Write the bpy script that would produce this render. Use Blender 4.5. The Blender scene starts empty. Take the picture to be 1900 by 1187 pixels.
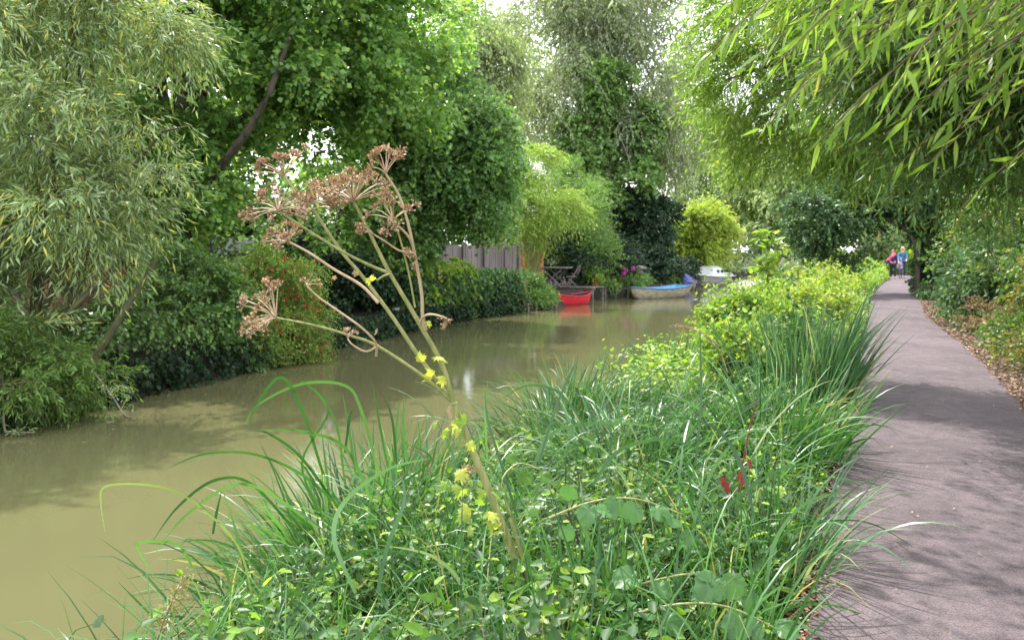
import bpy, math, random
import numpy as np
from mathutils import Vector
rng = np.random.default_rng(11); random.seed(11)
C = bpy.context.scene.collection
sc = bpy.context.scene
F = 1491.0; CX = 950.0; HZ = 465.0; CH = 1.6
R = math.radians
def P(px, py, Y): return np.array([(px-CX)/F*Y, Y, CH-(py-HZ)/F*Y])
def onz(px, py, z=0.0): return P(px, py, F*(CH-z)/(py-HZ))
A0 = R(25.3)
DS = np.array([math.sin(A0), math.cos(A0), 0.0]); DN = np.array([math.cos(A0), -math.sin(A0), 0.0])
def ST(s, t, z=0.0): return DS*s + DN*t + np.array([0, 0, z])
def st_of(p): return float(p[..., 0]*DS[0]+p[..., 1]*DS[1]), float(p[..., 0]*DN[0]+p[..., 1]*DN[1])
def norm(a): return a/np.maximum(np.linalg.norm(a, axis=-1, keepdims=True), 1e-9)

# ---------------------------------------------------------------- materials
def _mat(name):
    m = bpy.data.materials.new(name); m.use_nodes = True
    nt = m.node_tree; nt.nodes.clear(); return m, nt, nt.nodes.new, nt.links.new
def leaf_mat(name, cols, accent=None, acc=0.06, transl=0.4, rough=0.5, tcol=(1.22, 1.22, 0.62), spec=0.4, patch=(0.75, 1.3), pscale=0.9):
    """cols: list of linear rgb spread over single leaves; accent: rare leaf colour."""
    m, nt, N, L = _mat(name)
    g = N('ShaderNodeNewGeometry'); cr = N('ShaderNodeValToRGB'); cr.color_ramp.interpolation = 'LINEAR'
    el = cr.color_ramp.elements
    n = len(cols); end = 1-acc if accent else 1.0
    el[0].position = 0; el[0].color = (*cols[0], 1); el[1].position = end; el[1].color = (*cols[-1], 1)
    for i in range(1, n-1):
        e = el.new(end*i/(n-1)); e.color = (*cols[i], 1)
    if accent:
        e = el.new(min(end+0.01, .995)); e.color = (*accent, 1)
    L(g.outputs['Random Per Island'], cr.inputs[0])
    tc = N('ShaderNodeTexCoord'); no = N('ShaderNodeTexNoise'); no.inputs['Scale'].default_value = pscale; no.inputs['Detail'].default_value = 2
    L(tc.outputs['Object'], no.inputs[0])
    mr = N('ShaderNodeMapRange'); mr.inputs[1].default_value = .3; mr.inputs[2].default_value = .7; mr.inputs[3].default_value = patch[0]; mr.inputs[4].default_value = patch[1]
    L(no.outputs[0], mr.inputs[0])
    mx = N('ShaderNodeVectorMath'); mx.operation = 'SCALE'; L(cr.outputs[0], mx.inputs[0]); L(mr.outputs[0], mx.inputs['Scale'])
    b = N('ShaderNodeBsdfPrincipled'); b.inputs['Roughness'].default_value = rough; b.inputs['Specular IOR Level'].default_value = spec
    L(mx.outputs[0], b.inputs['Base Color'])
    tm = N('ShaderNodeVectorMath'); tm.operation = 'MULTIPLY'; tm.inputs[1].default_value = tcol; L(mx.outputs[0], tm.inputs[0])
    t = N('ShaderNodeBsdfTranslucent'); L(tm.outputs[0], t.inputs[0])
    ms = N('ShaderNodeMixShader'); ms.inputs[0].default_value = transl; L(b.outputs[0], ms.inputs[1]); L(t.outputs[0], ms.inputs[2])
    o = N('ShaderNodeOutputMaterial'); L(ms.outputs[0], o.inputs[0]); return m
def noise_mat(name, c1, c2, scale=4, rough=.8, detail=6, bump=.0, bscale=None, c3=None, stretch=(1, 1, 1), spec=.3, metal=0):
    m, nt, N, L = _mat(name)
    tc = N('ShaderNodeTexCoord'); mp = N('ShaderNodeMapping'); mp.inputs['Scale'].default_value = stretch
    L(tc.outputs['Object'], mp.inputs[0])
    no = N('ShaderNodeTexNoise'); no.inputs['Scale'].default_value = scale; no.inputs['Detail'].default_value = detail
    L(mp.outputs[0], no.inputs[0])
    cr = N('ShaderNodeValToRGB'); el = cr.color_ramp.elements
    el[0].position = .32; el[0].color = (*c1, 1); el[1].position = .68; el[1].color = (*c2, 1)
    if c3: e = el.new(.8); e.color = (*c3, 1)
    L(no.outputs[0], cr.inputs[0])
    b = N('ShaderNodeBsdfPrincipled'); b.inputs['Roughness'].default_value = rough; b.inputs['Specular IOR Level'].default_value = spec; b.inputs['Metallic'].default_value = metal
    L(cr.outputs[0], b.inputs['Base Color'])
    if bump:
        n2 = N('ShaderNodeTexNoise'); n2.inputs['Scale'].default_value = bscale or scale*4; n2.inputs['Detail'].default_value = 8; L(mp.outputs[0], n2.inputs[0])
        bp = N('ShaderNodeBump'); bp.inputs['Strength'].default_value = bump; bp.inputs['Distance'].default_value = .02; L(n2.outputs[0], bp.inputs['Height']); L(bp.outputs[0], b.inputs['Normal'])
    o = N('ShaderNodeOutputMaterial'); L(b.outputs[0], o.inputs[0]); return m

# ---------------------------------------------------------------- mesh building
LOC = {}
def mk(name, pieces, mats, parent=None, smooth=True, local=False, loc=None):
    """pieces: list of (V, faces) or (V, faces, material_index); vertices in world space unless local."""
    if not isinstance(mats, (list, tuple)): mats = [mats]
    Vs, loops, starts, mi, off, lo = [], [], [], [], 0, 0
    for pc in pieces:
        V, Fc = np.asarray(pc[0], float).reshape(-1, 3), np.asarray(pc[1], int)
        if len(V) == 0 or len(Fc) == 0: continue
        Vs.append(V); k = Fc.shape[1]
        loops.append((Fc+off).ravel()); starts.append(lo+np.arange(len(Fc))*k); lo += len(Fc)*k
        mi.append(np.full(len(Fc), pc[2] if len(pc) > 2 else 0)); off += len(V)
    V = np.concatenate(Vs); loops = np.concatenate(loops); starts = np.concatenate(starts); mi = np.concatenate(mi)
    if loc is None:
        loc = np.zeros(3)
        if parent is None and not local:
            lo_, hi_ = V.min(0), V.max(0); loc = np.array([(lo_[0]+hi_[0])/2, (lo_[1]+hi_[1])/2, lo_[2]])
    if not local:
        base = LOC.get(parent.name, np.zeros(3)) if parent is not None else loc
        V = V-base
    me = bpy.data.meshes.new(name)
    me.vertices.add(len(V)); me.vertices.foreach_set('co', V.astype(np.float32).ravel())
    me.loops.add(len(loops)); me.loops.foreach_set('vertex_index', loops.astype(np.int32))
    me.polygons.add(len(starts)); me.polygons.foreach_set('loop_start', starts.astype(np.int32))
    me.polygons.foreach_set('material_index', mi.astype(np.int32))
    me.update(calc_edges=True)
    me.polygons.foreach_set('use_smooth', np.full(len(starts), smooth))
    for m in mats: me.materials.append(m)
    o = bpy.data.objects.new(name, me); C.objects.link(o)
    if parent is not None:
        o.parent = parent; LOC[o.name] = LOC.get(parent.name, np.zeros(3))
    else:
        o.location = loc; LOC[o.name] = np.asarray(loc, float)
    return o
def thing(name, label, cat, loc=(0, 0, 0), rz=0, group=None):
    o = bpy.data.objects.new(name, None); C.objects.link(o); o.empty_display_size = .2
    o.location = loc; o.rotation_euler = (0, 0, rz); o['label'] = label; o['category'] = cat
    if group: o['group'] = group
    LOC[o.name] = np.asarray(loc, float); return o
def tag(o, label=None, cat=None, group=None, kind=None):
    if label: o['label'] = label
    if cat: o['category'] = cat
    if group: o['group'] = group
    if kind: o['kind'] = kind
    return o
def box(c, s, rz=0, rx=0, ry=0):
    c = np.asarray(c, float); h = np.asarray(s, float)/2
    v = np.array([[x, y, z] for z in (-1, 1) for y in (-1, 1) for x in (-1, 1)], float)*h
    for a, (i, j) in ((rx, (1, 2)), (ry, (2, 0)), (rz, (0, 1))):
        if a:
            ca, sa = math.cos(a), math.sin(a); vi, vj = v[:, i].copy(), v[:, j].copy()
            v[:, i] = ca*vi-sa*vj; v[:, j] = sa*vi+ca*vj
    return v+c, np.array([[0, 2, 3, 1], [4, 5, 7, 6], [0, 1, 5, 4], [2, 6, 7, 3], [0, 4, 6, 2], [1, 3, 7, 5]])
def tubes(paths, radii, sides=5, mi=0):
    """paths (N,m,3), radii (N,m)"""
    paths = np.asarray(paths, float); N, m = paths.shape[:2]; radii = np.broadcast_to(np.asarray(radii, float), (N, m))
    T = norm(np.gradient(paths, axis=1))
    ref = np.where(np.abs(T[..., 2:3]) > .9, np.array([1., 0, 0]), np.array([0, 0, 1.]))
    U = norm(np.cross(T, ref)); W = np.cross(T, U)
    a = np.arange(sides)*2*np.pi/sides
    V = paths[:, :, None] + radii[:, :, None, None]*(np.cos(a)[:, None]*U[:, :, None]+np.sin(a)[:, None]*W[:, :, None])
    idx = np.arange(N*m*sides).reshape(N, m, sides)
    a0 = idx[:, :-1]; a1 = idx[:, 1:]
    f = np.stack([a0, np.roll(a0, -1, 2), np.roll(a1, -1, 2), a1], -1).reshape(-1, 4)
    return V.reshape(-1, 3), f, mi
def tube(path, radii, sides=8, mi=0, sub=1):
    path = np.asarray(path, float); radii = np.asarray(radii, float)*np.ones(len(path))
    if sub > 1: path, radii = smooth_path(path, radii, sub)
    return tubes(path[None], radii[None], sides, mi)
def smooth_path(p, r, sub):
    n = len(p); out, ro = [], []
    for i in range(n-1):
        p0 = p[max(i-1, 0)]; p1 = p[i]; p2 = p[i+1]; p3 = p[min(i+2, n-1)]
        for k in range(sub):
            u = k/sub
            out.append(.5*((2*p1)+(-p0+p2)*u+(2*p0-5*p1+4*p2-p3)*u*u+(-p0+3*p1-3*p2+p3)*u**3)); ro.append(r[i]*(1-u)+r[i+1]*u)
    out.append(p[-1]); ro.append(r[-1]); return np.array(out), np.array(ro)
def sphere(c, r, nu=10, nv=6, mi=0):
    r = np.asarray(r, float)*np.ones(3)
    th = np.linspace(0.001, np.pi-.001, nv+1); ph = np.arange(nu)*2*np.pi/nu
    V = np.stack([np.sin(th)[:, None]*np.cos(ph), np.sin(th)[:, None]*np.sin(ph), np.cos(th)[:, None]*np.ones(nu)], -1).reshape(-1, 3)*r+np.asarray(c, float)
    i = np.arange((nv+1)*nu).reshape(nv+1, nu)
    f = np.stack([i[:-1], i[1:], np.roll(i[1:], -1, 1), np.roll(i[:-1], -1, 1)], -1).reshape(-1, 4)
    return V, f, mi
def runit(n): return norm(rng.normal(size=(n, 3)))
def kites(p, T, Nn, Ln, Wd, shape='kite', mi=0, fold=.25, bend=.15, wid=.4):
    """leaves at p with direction T and normal Nn"""
    p = p.reshape(-1, 3); n = len(p)
    T = norm(T.reshape(-1, 3)); Nn = Nn.reshape(-1, 3); B = norm(np.cross(T, Nn)); Nn = np.cross(B, T)
    Ln = (np.asarray(Ln)*np.ones(n))[:, None]; Wd = (np.asarray(Wd)*np.ones(n))[:, None]/2
    if shape == 'kite':
        V = np.stack([p, p+T*Ln*wid+B*Wd, p+T*Ln-Nn*Ln*bend, p+T*Ln*wid-B*Wd], 1)
        return V.reshape(-1, 3), np.arange(n*4).reshape(n, 4), mi
    if shape == 'oval':   # six vertices, folded along the midrib
        up = Nn*Wd*fold
        V = np.stack([p, p+T*Ln*.25+B*Wd*.9+up, p+T*Ln*.62+B*Wd*.8+up-Nn*Ln*bend*.4, p+T*Ln-Nn*Ln*bend,
                      p+T*Ln*.62-B*Wd*.8+up-Nn*Ln*bend*.4, p+T*Ln*.25-B*Wd*.9+up], 1)
        i = np.arange(n)[:, None]*6
        f = np.concatenate([i+np.array([0, 1, 2, 3]), i+np.array([0, 3, 4, 5])])
        return V.reshape(-1, 3), f, mi
    if shape == 'lance':  # long narrow leaf, eight vertices, curved
        V = np.stack([p, p, p+T*Ln*.3+B*Wd-Nn*Ln*bend*.1, p+T*Ln*.3-B*Wd-Nn*Ln*bend*.1, p+T*Ln*.65+B*Wd*.8-Nn*Ln*bend*.5, p+T*Ln*.65-B*Wd*.8-Nn*Ln*bend*.5,
                      p+T*Ln+B*Wd*.05-Nn*Ln*bend*1.2, p+T*Ln-B*Wd*.05-Nn*Ln*bend*1.2], 1)
        V[:, 0] += (B*Wd*.08); V[:, 1] -= (B*Wd*.08)
        i = np.arange(n)[:, None]*8
        f = np.concatenate([i+np.array([0, 2, 3, 1]), i+np.array([2, 4, 5, 3]), i+np.array([4, 6, 7, 5])])
        return V.reshape(-1, 3), f, mi
def twig_leaves(O, D, tl, droop, k, ll, lw, shape='kite', hang=.3, ang=.7, up=.3, bend=.15, u0=.1, stems=0, smi=1, order='alt', wid=.4, taper=0.0):
    """leaves in rows along curved twigs; returns pieces"""
    n = len(O); tl = (tl*np.ones(n))[:, None, None]; u = np.linspace(u0, 1, k)[None, :, None]
    u = u+rng.normal(size=(n, k, 1))*.25/k
    g = np.array([0, 0, -1.])
    pos = O[:, None]+D[:, None]*tl*u+g*droop*tl*u*u
    tan = norm(D[:, None]+g*2*droop*u)
    side = norm(np.cross(tan, rng.normal(size=(n, 1, 3))*np.ones((1, k, 1))))
    sgn = np.where(np.arange(k) % 2 == 0, 1, -1)[None, :, None]
    side = norm(side*sgn+rng.normal(size=(n, k, 3))*.35)
    T = norm(tan*math.cos(ang)+side*math.sin(ang)+g*hang*rng.uniform(.4, 1.6, (n, k, 1)))
    Nn = norm(rng.normal(size=(n, k, 3))*(1-up)+np.array([0, 0, 1.])*up)
    sz = rng.uniform(.65, 1.25, n*k)*(1-taper*np.clip(np.tile(u.reshape(-1, k)[0] if n == 1 else np.linspace(0, 1, k), n), 0, 1))
    out = [kites(pos, T, Nn, ll*sz, lw*sz, shape, 0, bend=bend, wid=wid)]
    if stems:
        uu = np.linspace(0, 1, 5)[None, :, None]
        pp = O[:, None]+D[:, None]*tl*uu+g*droop*tl*uu*uu
        out.append(tubes(pp, stems*np.linspace(1, .35, 5)[None, :]*np.ones((n, 1)), 3, smi))
    return out
def blob(px, py, Y, rx, ry, rd): return (P(px, py, Y), np.array([rx/F*Y, rd, ry/F*Y]))
def crown(blobs, nt, tl, droop, k, ll, lw, nsub=40, subr=.3, bias=(0, 0, 0), out=.55, shell=.5, zmin=None, lump=.5, **kw):
    w = np.array([b[1][0]*b[1][1]+b[1][1]*b[1][2]+b[1][0]*b[1][2] for b in blobs]); w = w/w.sum()
    cen = np.array([b[0] for b in blobs]); rad = np.array([b[1] for b in blobs])
    bi = rng.choice(len(blobs), nsub, p=w); u = runit(nsub)
    rr = rng.uniform(shell, 1.0, (nsub, 1))
    sc_ = cen[bi]+u*rad[bi]*rr; sr = subr*rad[bi].mean(1)*rng.uniform(.55, 1.5, nsub)
    si = rng.choice(nsub, nt, p=(sr**2)/(sr**2).sum())
    uu = runit(nt)*np.array([1, 1, .75])
    O = sc_[si]+uu*sr[si][:, None]*rng.uniform(0.1, 1, (nt, 1))**lump
    D = norm(out*norm(uu+u[si]*.8)+(1-out)*runit(nt)+np.asarray(bias, float))
    if zmin is not None:
        O[:, 2] = np.maximum(O[:, 2], zmin+rng.uniform(0, .25, nt)); 
    pcs = twig_leaves(O, D, tl*rng.uniform(.6, 1.3, nt), droop, k, ll, lw, **kw)
    if zmin is not None:
        V = pcs[0][0]; V[:, 2] = np.maximum(V[:, 2], zmin-.02+rng.uniform(0, .04, len(V)))
    return pcs, sc_
def limbs(root, targets, r0, r1=.02, nseg=6, wob=.06, sides=6):
    """curved limbs from root to each target"""
    t = np.asarray(targets, float); n = len(t); u = np.linspace(0, 1, nseg)[None, :, None]
    L_ = np.linalg.norm(t-root, axis=1)[:, None, None]
    p = root+(t[:, None]-root)*u+np.array([0, 0, 1.])*L_*.12*np.sin(u*np.pi)
    p[:, 1:-1] += rng.normal(size=(n, nseg-2, 3))*L_*wob*.5
    return tubes(p, np.linspace(r0, r1, nseg)[None]*np.ones((n, 1)), sides)
def tree(name, label, cat, trunk, tr, blobs, spec, lmat, bmat, group=None, nlimb=10, base=None, extra=None, partname='crown', limb_r=.35):
    """trunk: polyline of points; tr: radii; spec: crown arguments"""
    trunk = np.array(trunk, float)
    root = thing(name, label, cat, trunk[0], group=group)
    pcs, sub = crown(blobs, **spec)
    mk(partname, pcs, [lmat, bmat], root)
    tp = [tube(trunk, tr, 9, sub=4)]
    if nlimb:
        sel = sub[rng.choice(len(sub), min(nlimb, len(sub)), replace=False)]
        for j, s_ in enumerate(sel):
            q = trunk[-1 - (j % max(1, min(3, len(trunk)-1)))]
            tp.append(limbs(q, s_[None], tr[-1]*limb_r*2, .012))
    if extra: tp += extra
    mk('trunk' if cat in ('tree',) else 'stems', tp, bmat, root)
    return root
# ---------------------------------------------------------------- material library
M = {}
M['bark'] = noise_mat('bark', (.035, .028, .02), (.11, .09, .065), 9, .9, bump=.5, stretch=(1, 1, .25))
M['bark_pale'] = noise_mat('bark_pale', (.10, .085, .065), (.27, .23, .19), 6, .85, bump=.4, stretch=(1, 1, .3))
M['bark_green'] = noise_mat('bark_green', (.05, .055, .025), (.13, .12, .06), 7, .9, bump=.3)
M['twig'] = noise_mat('twig_bark', (.10, .075, .04), (.20, .16, .08), 12, .7)
M['willow_grey'] = leaf_mat('willow_grey_leaf', [(.15, .24, .085), (.27, .38, .16), (.43, .53, .29)], (.52, .52, .10), .09, .38, .42)
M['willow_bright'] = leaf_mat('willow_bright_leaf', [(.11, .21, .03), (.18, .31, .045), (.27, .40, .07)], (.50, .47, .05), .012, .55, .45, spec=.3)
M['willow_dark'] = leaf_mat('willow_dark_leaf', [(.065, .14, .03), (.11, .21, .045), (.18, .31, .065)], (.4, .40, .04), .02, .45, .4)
M['maple'] = leaf_mat('maple_leaf', [(.09, .19, .055), (.16, .295, .08), (.27, .44, .13)], (.34, .46, .10), .1, .56, .42)
M['hazel'] = leaf_mat('hazel_leaf', [(.065, .145, .05), (.115, .225, .07), (.20, .34, .105)], (.26, .40, .08), .09, .45, .38)
M['birch'] = leaf_mat('birch_leaf', [(.15, .22, .11), (.24, .32, .17), (.34, .42, .25)], (.42, .48, .34), .12, .55, .5)  # silver-green, lightened further: part of the haze is in this colour
M['pale_green'] = leaf_mat('pale_green_leaf', [(.20, .28, .11), (.28, .38, .15), (.38, .47, .22)], None, 0, .5, .5)  # pale green, paled further with distance haze put into the colour
M['bamboo'] = leaf_mat('bamboo_leaf', [(.24, .38, .06), (.34, .48, .09), (.46, .57, .15)], (.16, .28, .05), .14, .45, .45, tcol=(1.1, 1.1, .7))
M['round'] = leaf_mat('shrub_leaf', [(.10, .19, .055), (.17, .29, .08), (.25, .39, .12)], None, 0, .45, .5)
M['dark'] = leaf_mat('evergreen_leaf', [(.016, .038, .02), (.028, .06, .03), (.05, .095, .045)], (.14, .2, .09), .06, .25, .5, spec=.35)
M['ivy'] = leaf_mat('ivy_leaf', [(.035, .075, .03), (.06, .13, .05), (.10, .20, .07)], (.17, .26, .09), .09, .35, .5, spec=.35)
M['lime'] = leaf_mat('lime_leaf', [(.21, .31, .05), (.29, .40, .07), (.40, .48, .11)], (.45, .38, .09), .06, .5, .5)
M['weed'] = leaf_mat('weed_leaf', [(.13, .24, .035), (.20, .34, .05), (.30, .45, .07)], (.48, .5, .10), .08, .5, .5)
M['weed_cool'] = leaf_mat('weed_cool_leaf', [(.030, .08, .025), (.055, .14, .036), (.115, .24, .055)], (.33, .48, .09), .08, .45, .45)
M['fuchsia_leaf'] = leaf_mat('fuchsia_leaf', [(.09, .19, .035), (.16, .29, .05), (.27, .40, .07)], (.4, .44, .07), .1, .5, .5)
M['under'] = leaf_mat('undergrowth_leaf', [(.035, .10, .018), (.085, .20, .030), (.20, .38, .05)], (.40, .58, .08), .12, .5, .42, patch=(.5, 1.15), pscale=2.5)
M['bush_far'] = leaf_mat('hazed_far_leaf', [(.17, .25, .12), (.26, .36, .17), (.38, .48, .27)], (.38, .45, .25), .08, .52, .5)  # greyed and lightened: distance haze is painted into the leaf colour
M['hedge_mix'] = leaf_mat('hedge_leaf', [(.055, .115, .03), (.09, .18, .045), (.16, .27, .07)], (.34, .26, .09), .05, .45, .42)
M['gold'] = leaf_mat('golden_leaf', [(.11, .16, .035), (.18, .22, .05), (.27, .26, .07)], (.34, .2, .07), .1, .4, .5)
M['dry'] = leaf_mat('dry_leaf', [(.20, .13, .07), (.30, .21, .12), (.40, .30, .18)], (.2, .25, .06), .1, .3, .7, tcol=(1, .9, .7))
M['litter'] = leaf_mat('litter_leaf', [(.10, .045, .025), (.21, .10, .06), (.36, .24, .14)], (.5, .4, .28), .07, .12, .7, tcol=(1, .9, .7))
M['red_leaf'] = leaf_mat('red_leaf', [(.20, .02, .03), (.30, .04, .045)], (.35, .2, .1), .1, .25, .5, tcol=(1, .7, .7))
M['rust_leaf'] = leaf_mat('rust_leaf', [(.30, .12, .07), (.42, .18, .10)], (.35, .3, .1), .2, .4, .5, tcol=(1, .8, .7))
M['sedge'] = leaf_mat('sedge_blade', [(.025, .085, .02), (.05, .15, .035), (.11, .25, .065)], (.34, .34, .12), .05, .34, .4, spec=.5, pscale=2)
M['sedge_blue'] = leaf_mat('sedge_blue_blade', [(.03, .085, .035), (.06, .145, .058), (.13, .26, .105)], (.32, .36, .17), .04, .32, .38, spec=.6, pscale=2)
M['straw'] = leaf_mat('straw_blade', [(.13, .11, .065), (.19, .165, .10), (.25, .23, .15)], None, 0, .3, .5, tcol=(1, 1, .8))
M['bigleaf'] = leaf_mat('bindweed_leaf', [(.06, .15, .055), (.10, .22, .07)], (.24, .44, .05), .3, .4, .4)
M['yellow_leaf'] = leaf_mat('yellowing_leaf', [(.42, .50, .07), (.55, .58, .11)], (.30, .45, .07), .25, .5, .5, tcol=(1.1, 1.1, .6))
M['stalk'] = noise_mat('hogweed_stalk', (.17, .20, .06), (.36, .34, .14), 9, .5, stretch=(6, 6, .35), c3=(.40, .26, .17))
M['stalk_dry'] = noise_mat('hogweed_dry_stalk', (.36, .25, .15), (.50, .38, .25), 8, .6, stretch=(2, 2, .5))
M['seed'] = leaf_mat('hogweed_seed', [(.19, .115, .06), (.31, .20, .11), (.46, .33, .21)], (.60, .47, .34), .15, .25, .6, tcol=(1, .85, .7))
M['redfl'] = leaf_mat('red_flower', [(.55, .015, .02), (.70, .03, .04)], (.8, .12, .12), .2, .4, .4, tcol=(1, .6, .6))
M['pinkfl'] = leaf_mat('pink_flower', [(.75, .12, .5), (.85, .2, .62)], None, 0, .4, .5, tcol=(1, .8, 1))
M['grey_wood'] = noise_mat('weathered_wood', (.13, .11, .105), (.25, .21, .205), 3, .8, stretch=(1, 1, .2), bump=.2)
M['old_wood'] = noise_mat('old_timber', (.10, .085, .07), (.24, .20, .17), 6, .85, bump=.3)
M['dark_wood'] = noise_mat('wet_timber', (.02, .018, .014), (.07, .06, .045), 6, .7, bump=.3)
M['cedar'] = noise_mat('cedar_wood', (.38, .17, .05), (.52, .26, .09), 6, .6, stretch=(1, 1, 5))
M['stone'] = noise_mat('bank_stone', (.17, .155, .13), (.36, .33, .29), 5, .85, bump=.6)
M['brick'] = noise_mat('old_brick', (.12, .045, .035), (.22, .09, .07), 8, .9, bump=.4)
M['red_hull'] = noise_mat('red_plastic_hull', (.50, .015, .03), (.70, .03, .05), 5, .5, detail=10, spec=.4, c3=(.62, .10, .10), stretch=(1, 1, 4))
M['painted_shade_leaf'] = leaf_mat('painted_shade_leaf', [(.008, .02, .009), (.018, .04, .015), (.03, .065, .022)], None, 0, .15, .6, spec=.2)  # near-black so that deep shade is painted into the leaf colour
M['black'] = noise_mat('black_rubber', (.012, .012, .013), (.03, .03, .032), 10, .5)
M['cream'] = noise_mat('cream_paint', (.30, .25, .17), (.56, .51, .40), 5, .55, detail=12, stretch=(1, 1, 3))
M['blue_in'] = noise_mat('pale_blue_paint', (.10, .34, .55), (.18, .46, .66), 5, .5)
M['blue_rim'] = noise_mat('blue_rim_paint', (.06, .16, .33), (.12, .25, .45), 5, .5)
M['yellow'] = noise_mat('yellow_paint', (.50, .44, .09), (.62, .56, .16), 5, .5)
M['tarp'] = noise_mat('blue_tarpaulin', (.03, .035, .20), (.08, .09, .40), 3, .4, bump=.6, bscale=5)
M['white'] = noise_mat('white_gelcoat', (.66, .66, .68), (.80, .80, .81), 3, .35)
M['grey_hull'] = noise_mat('grey_hull', (.22, .22, .22), (.38, .37, .36), 4, .5)
M['window'] = noise_mat('tinted_window', (.02, .025, .03), (.05, .06, .07), 3, .1, spec=.8)
M['terracotta'] = noise_mat('terracotta', (.40, .12, .06), (.52, .19, .10), 8, .8)
M['slate'] = noise_mat('slate_roof', (.05, .055, .07), (.10, .105, .125), 10, .9, spec=.1)
M['skin'] = noise_mat('skin', (.50, .27, .19), (.58, .33, .24), 20, .5)
M['metal'] = noise_mat('painted_steel', (.05, .05, .055), (.10, .10, .11), 10, .35, spec=.6)

# ---------------------------------------------------------------- terrain, water, path
S_K = np.array([-400, -20, 6.1, 9.9, 14.4, 22, 27.2, 31.2, 34.7, 40, 48.7, 70, 400.])
T_K = np.array([-9.4, -9.4, -9.6, -10.1, -11.0, -11.8, -11.1, -11.2, -11.3, -11.2, -10.6, -10.6, -10.6])
def tl(s): return np.interp(s, S_K, T_K)
def tr_(s): return np.interp(s, [-400, -5, 3, 8, 30, 60, 400], [-3.3, -3.3, -3.25, -3.35, -3.6, -4.0, -4.0])
WZ = -0.5
def gz(s, t):
    """ground height at (s, t)"""
    s = np.asarray(s, float); t = np.asarray(t, float); a = tl(s); b = tr_(s)
    z = np.where(t > -.4, np.interp(t, [-.4, -.3, 1.6, 3, 8], [-.02, -.004, -.004, .06, .25]), 0.)
    z = np.where((t <= -.4) & (t > b), -.02+(t+.4)/(b+.4)*-.50, z)
    z = np.where((t <= b) & (t > b-.9), -.52-(b-t)/.9*.7, z)
    z = np.where((t <= b-.9) & (t > a+.5), -1.25, z)
    z = np.where((t <= a+.5) & (t > a), -1.25+(a+.5-t)/.5*.68, z)
    z = np.where((t <= a) & (t > a-.35), -.57+(a-t)/.35*.57, z)
    z = np.where(t <= a-.35, np.minimum(.0+(a-.35-t)*.03, .5), z)
    return z
def grid_mesh(s_, tfun):
    T = np.array([tfun(s) for s in s_]); S = np.repeat(np.array(s_)[:, None], T.shape[1], 1)
    Z = gz(S, T); V = S[..., None]*DS+T[..., None]*DN; V[..., 2] = Z
    n, m = T.shape; i = np.arange(n*m).reshape(n, m)
    f = np.stack([i[:-1, :-1], i[:-1, 1:], i[1:, 1:], i[1:, :-1]], -1).reshape(-1, 4)
    return V, f
ss = np.concatenate([[-400, -60, -20], np.arange(-8, 60, .5), np.arange(60, 120, 4), [140, 200, 400]])
def tcols(s):
    a, b = float(tl(s)), float(tr_(s))
    L_ = [-500, -80, -40, a-8, a-3, a-1, a-.36, a-.34, a-.17, a, a+.25, a+.5, a+1.5, b-1.2, b-.9, b-.4, b]
    L_ += list(np.linspace(b, -.4, 8)[1:]) + [-.3, 0, .6, 1.2, 1.6, 2.2, 3, 5, 8, 40, 80, 500]
    return L_
V, f = grid_mesh(ss, tcols)
V = V.reshape(-1, 3).copy(); sp_ = V@DS; tp_ = V@DN
mask = (tp_ < -.6) & (np.abs(tp_) < 30) & (np.abs(sp_) < 120)
V[mask, 2] += rng.normal(size=mask.sum())*.025
GROUND = noise_mat('bank_soil', (.012, .010, .007), (.040, .030, .019), 1.6, .95, bump=.8, bscale=14, c3=(.028, .038, .014))
g = mk('ground', [(V, f)], GROUND, loc=np.zeros(3)); tag(g, kind='structure')

# water with a real clay-coloured body and fine ripples
m, nt, N, L = _mat('river_water')
tc = N('ShaderNodeTexCoord'); mp = N('ShaderNodeMapping'); mp.inputs['Rotation'].default_value = (0, 0, A0); mp.inputs['Scale'].default_value = (1.0, .55, 1)
L(tc.outputs['Object'], mp.inputs[0])
n1 = N('ShaderNodeTexNoise'); n1.inputs['Scale'].default_value = 1.6; n1.inputs['Detail'].default_value = 3; L(mp.outputs[0], n1.inputs[0])
n2 = N('ShaderNodeTexNoise'); n2.inputs['Scale'].default_value = 7; n2.inputs['Detail'].default_value = 3; L(mp.outputs[0], n2.inputs[0])
ad = N('ShaderNodeMath'); ad.operation = 'MULTIPLY_ADD'; ad.inputs[1].default_value = .22; L(n2.outputs[0], ad.inputs[0]); L(n1.outputs[0], ad.inputs[2])
bp = N('ShaderNodeBump'); bp.inputs['Strength'].default_value = .2; bp.inputs['Distance'].default_value = .018; L(ad.outputs[0], bp.inputs['Height'])
cn = N('ShaderNodeTexNoise'); cn.inputs['Scale'].default_value = .35; cn.inputs['Detail'].default_value = 3; L(tc.outputs['Object'], cn.inputs[0])
cr = N('ShaderNodeValToRGB'); cr.color_ramp.elements[0].color = (.080, .080, .037, 1); cr.color_ramp.elements[1].color = (.120, .115, .052, 1); L(cn.outputs[0], cr.inputs[0])
b = N('ShaderNodeBsdfPrincipled'); b.inputs['Roughness'].default_value = .085; b.inputs['IOR'].default_value = 1.333
L(cr.outputs[0], b.inputs['Base Color']); L(bp.outputs[0], b.inputs['Normal'])
o = N('ShaderNodeOutputMaterial'); L(b.outputs[0], o.inputs[0]); WATER = m
sw = np.concatenate([[-400, -50], np.arange(-10, 60, 2.), [80, 120, 400]])
Vw = np.array([[ST(s, float(tl(s))-.05, WZ), ST(s, float(tr_(s))+.06, WZ)] for s in sw]).reshape(-1, 3)
i = np.arange(len(sw))*2
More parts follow.
